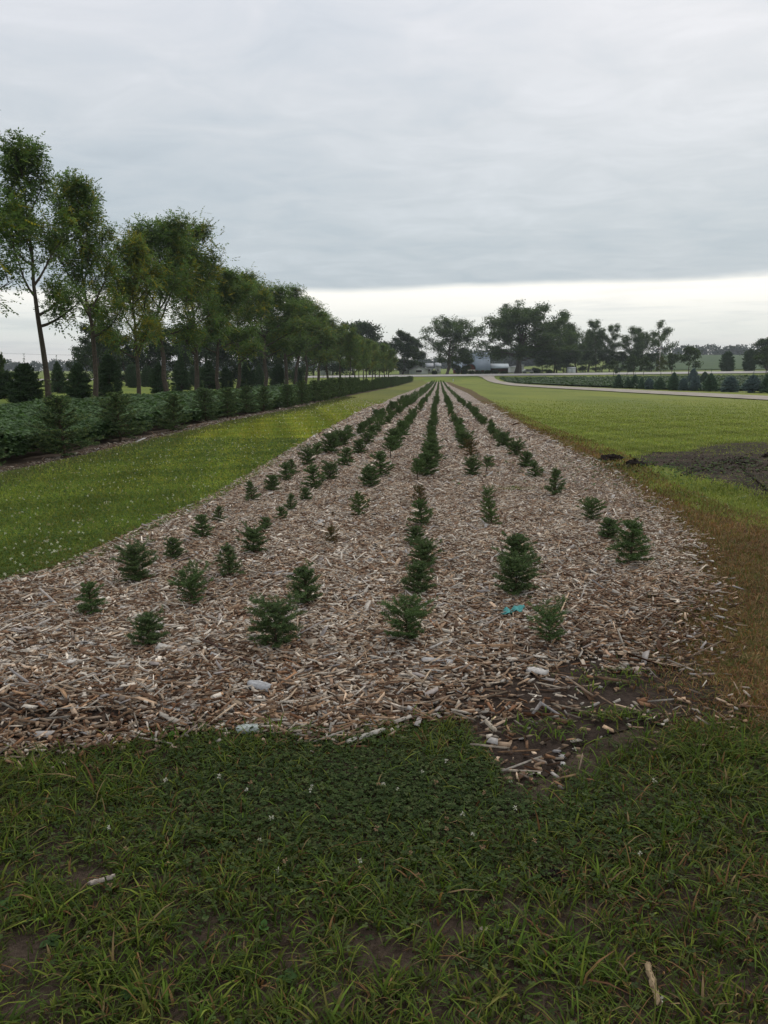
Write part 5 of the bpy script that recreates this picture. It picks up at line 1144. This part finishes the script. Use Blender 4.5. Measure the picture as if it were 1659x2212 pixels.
# clover leaves and heads on the left strip
mb = MB(); n = 26000; y = 4.6 + 16 * rng.random(n) ** 1.7; l_, r2 = Lx(y); x = l_ + (r2 - l_) * rng.random(n); s_ = np.maximum(1, y / 6)
clover(mb, x, y, rng.uniform(.009, .014, n) * s_, rng.uniform(.03, .065, n), pick(rng, [(.06, .105, .028), (.078, .125, .032), (.10, .14, .034)], n, .15), rng)
tag(mb.build('strip_clover', M_grass), 'clover foliage in the strip left of the bed', 'clover', None, 'stuff')
mb = MB(); n = 8500; y = 4.6 + 50 * rng.random(n) ** 2.0; l_, r2 = Lx(y); x = l_ + (r2 - l_) * rng.random(n); k = rng.random(n) < .06 + 1.2 * wob(x * .9 + 1, y * .55) ** 2 * wob(x * 2.3, y * 1.4) * np.clip((24 - y) / 12, .12, 1) ; x, y = x[k], y[k]; n = len(x)
c = np.where(rng.random((n, 1)) < .7, [[.60, .60, .48]], [[.40, .34, .19]]) * rng.uniform(.8, 1.15, (n, 1)); heads(mb, x, y, T(x, y) + rng.uniform(.055, .10, n), rng.uniform(.009, .014, n) * np.maximum(1, y / 14), c, rng)
n = 500; y = 9 + 40 * rng.random(n) ** 1.5; l_, r2 = Rx(y); x = l_ + (r2 - l_) * rng.random(n); heads(mb, x, y, T(x, y) + .05, rng.uniform(.007, .011, n) * np.maximum(1, y / 16), np.tile([.4, .4, .28], (n, 1)), rng)
tag(mb.build('strip_clover_flowers', M_flower), 'countless white clover heads dotting the strip left of the bed', 'flowers', None, 'stuff')
# weeds growing in the mulch: yellow-green mats
mb = MB()
for (u, v_, rx, ry, n, pl) in [(1080, 992, .35, .35, 700, GY), (1110, 1062, .3, .18, 350, GY), (890, 950, .25, .5, 300, GY), (985, 968, .3, .4, 300, GG), (1405, 1090, .1, .1, 60, GG), (1190, 1590, .25, .12, 120, GG), (1330, 1480, .25, .18, 130, GG), (1330, 1560, .2, .06, 120, GG)]:
    cx_, cy_ = at(u, v_); x = rng.normal(cx_, rx / 2, n); y = rng.normal(cy_, ry / 2, n); a = rng.uniform(0, 6.28, n)
    blades(mb, np.column_stack([x, y, T(x, y) + .03]), np.column_stack([np.cos(a), np.sin(a), 0 * a]), rng.uniform(.03, .07, n), rng.uniform(.004, .009, n), rng.uniform(.7, 1.7, n), pick(rng, pl, n, .2))
tag(mb.build('mulch_weeds', M_grass), 'thin weeds and grass wisps coming up through the mulch', 'weeds', None, 'stuff')
# soil crumbs and weeds on the dug patch
mb = MB(); n = 700; c0 = at(1620, 1010); x = rng.normal(c0[0], 1.5, n); y = rng.normal(c0[1], 1.1, n); P = np.column_stack([x, y, T(x, y) + .05])
v = (P[:, None] + norm(rng.standard_normal((n, 6, 3))) * (rng.uniform(.01, .032, n)[:, None, None]) * [1, 1, .7]).reshape(-1, 3); i = np.arange(n)[:, None] * 6
mb.add(v, t=np.concatenate([i + [[0, 1, 2]], i + [[2, 3, 4]], i + [[0, 4, 5]], i + [[1, 3, 5]], i + [[0, 2, 4]], i + [[1, 2, 3]]]), c=(.045, .030, .022)); tag(mb.build('dirt_crumbs', M_rock), 'black crumbs and small lumps over the dug soil patch', 'dirt', None, 'stuff')
mb = MB(); n = 3800; x = rng.normal(c0[0] - .5, 2.3, n); y = rng.normal(c0[1] - .6, 1.2, n); kk = rng.random(n) < .15 + 1.1 * wob(x * 1.9, y * 1.5) ** 2; x, y = x[kk], y[kk]; n = len(x); clover(mb, x, y, rng.uniform(.02, .04, n), rng.uniform(.02, .08, n), pick(rng, [(.06, .11, .03), (.045, .085, .025)], n, .2), rng)
tag(mb.build('patch_weeds', M_grass), 'leafy weeds creeping over the near side of the dug soil', 'weeds', None, 'stuff')

# ------------------------------------------------------------------ soybeans
def beans(name, X, Y, Zb, hgt, size, pal, lab, seed):
    rng = np.random.default_rng(seed); n = len(X); mb = MB(); a0 = rng.uniform(0, 6.28, n); top = rng.random(n) ** .6
    und = .12 * np.sin(X * 1.7 + Y * .6) + .08 * np.sin(Y * 1.9); P = np.column_stack([X, Y, Zb + (hgt * (1 + und)) * (.25 + .75 * top)])
    col = pick(rng, pal, n, .16) * (.85 + .3 * rng.random((n, 1)))
    for k in range(3):
        a = a0 + k * 2.0; d = np.column_stack([np.cos(a), np.sin(a), rng.normal(-.25, .3, n)]); nn = np.column_stack([rng.normal(0, .4, n), rng.normal(0, .4, n), np.ones(n)]); diamonds(mb, P, d, nn, size * rng.uniform(.85, 1.15, n), size * .68, col, cup=.08)
    return tag(mb.build(name, M_soy), lab, 'soybeans', None, 'stuff')
rng = np.random.default_rng(31); n = 75000
yy = np.geomspace(7, 128, 300); wgt = (SX(yy) - .55 + 16.8) / np.maximum(1, yy / 17) ** 2; cdf = np.concatenate([[0], np.cumsum((wgt[1:] + wgt[:-1]) / 2 * np.diff(yy))]); y = np.interp(rng.random(n) * cdf[-1], cdf, yy)
r2 = SX(y) - .55 + .15 * np.sin(y * 2.3); x = -16.8 + (r2 + 16.8) * rng.random(n); fr = rng.random(n) < .12; x[fr] = r2[fr] - .3 * rng.random(int(fr.sum()))
beans('bean_plants', x, y, T(x, y), .58, .095 * np.maximum(1, y / 17), [(.052, .096, .033), (.07, .122, .043), (.09, .145, .065), (.043, .078, .03)], 'dense knee-high soybean crop between the spruce row and the walnuts', 1)
n = 60000; x = rng.uniform(15, 135, n); y = 60 + 170 * rng.random(n) ** .8; lowx = np.array([p[0] for p in RF] + [200]); lowy = np.array([p[1] for p in RF] + [70]); o_ = np.argsort(lowx)
ylow = np.interp(x, lowx[o_], lowy[o_]); xl_ = 26.5 + .09 * (y - 150); k = (y > ylow + .5) & (y < 222) & (x > xl_); x, y = x[k], y[k]
beans('bean_plants', x, y, T(x, y) - .1, .75, .55, [(.045, .08, .03), (.055, .092, .034), (.04, .07, .028)], 'soybean field between the curved driveway and the road', 2)
# under-canopy sheet so that the far crop closes (one dark green surface stands in for stems and shaded leaves)
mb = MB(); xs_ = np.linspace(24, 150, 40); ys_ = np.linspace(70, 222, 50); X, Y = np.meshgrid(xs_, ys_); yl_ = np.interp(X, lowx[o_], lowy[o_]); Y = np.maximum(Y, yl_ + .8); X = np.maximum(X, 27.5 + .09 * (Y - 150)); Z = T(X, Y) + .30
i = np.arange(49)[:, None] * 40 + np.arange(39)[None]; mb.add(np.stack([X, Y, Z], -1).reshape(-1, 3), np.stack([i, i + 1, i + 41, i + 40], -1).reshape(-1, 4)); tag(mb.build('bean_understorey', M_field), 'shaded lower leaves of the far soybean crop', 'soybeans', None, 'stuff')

# hill field beyond the road on the right
ysf = np.geomspace(330, 900, 60); strip_sheet('hill_field', ysf, lambda y: .30 * y, lambda y: .9 * y + 100, 30, M_field, .12, .0006, 0, 8)

# ------------------------------------------------------------------ air
mb = MB(); box(mb, -1500, 1500, -80, 1500, -9, 45, (1, 1, 1)); hz = mb.build('haze', M_paint); hz['kind'] = 'stuff'; hz['label'] = 'thin pale haze in the air over the whole scene'; hz['category'] = 'haze'
m = bpy.data.materials.new('haze_air'); m.use_nodes = True; t = m.node_tree; t.nodes.clear(); o_ = N(t, 'ShaderNodeOutputMaterial'); pv = N(t, 'ShaderNodeVolumePrincipled')
pv.inputs['Color'].default_value = (.86, .93, 1, 1); pv.inputs['Density'].default_value = .00018; pv.inputs['Anisotropy'].default_value = .2
t.links.new(pv.outputs[0], o_.inputs['Volume']); hz.data.materials.clear(); hz.data.materials.append(m)
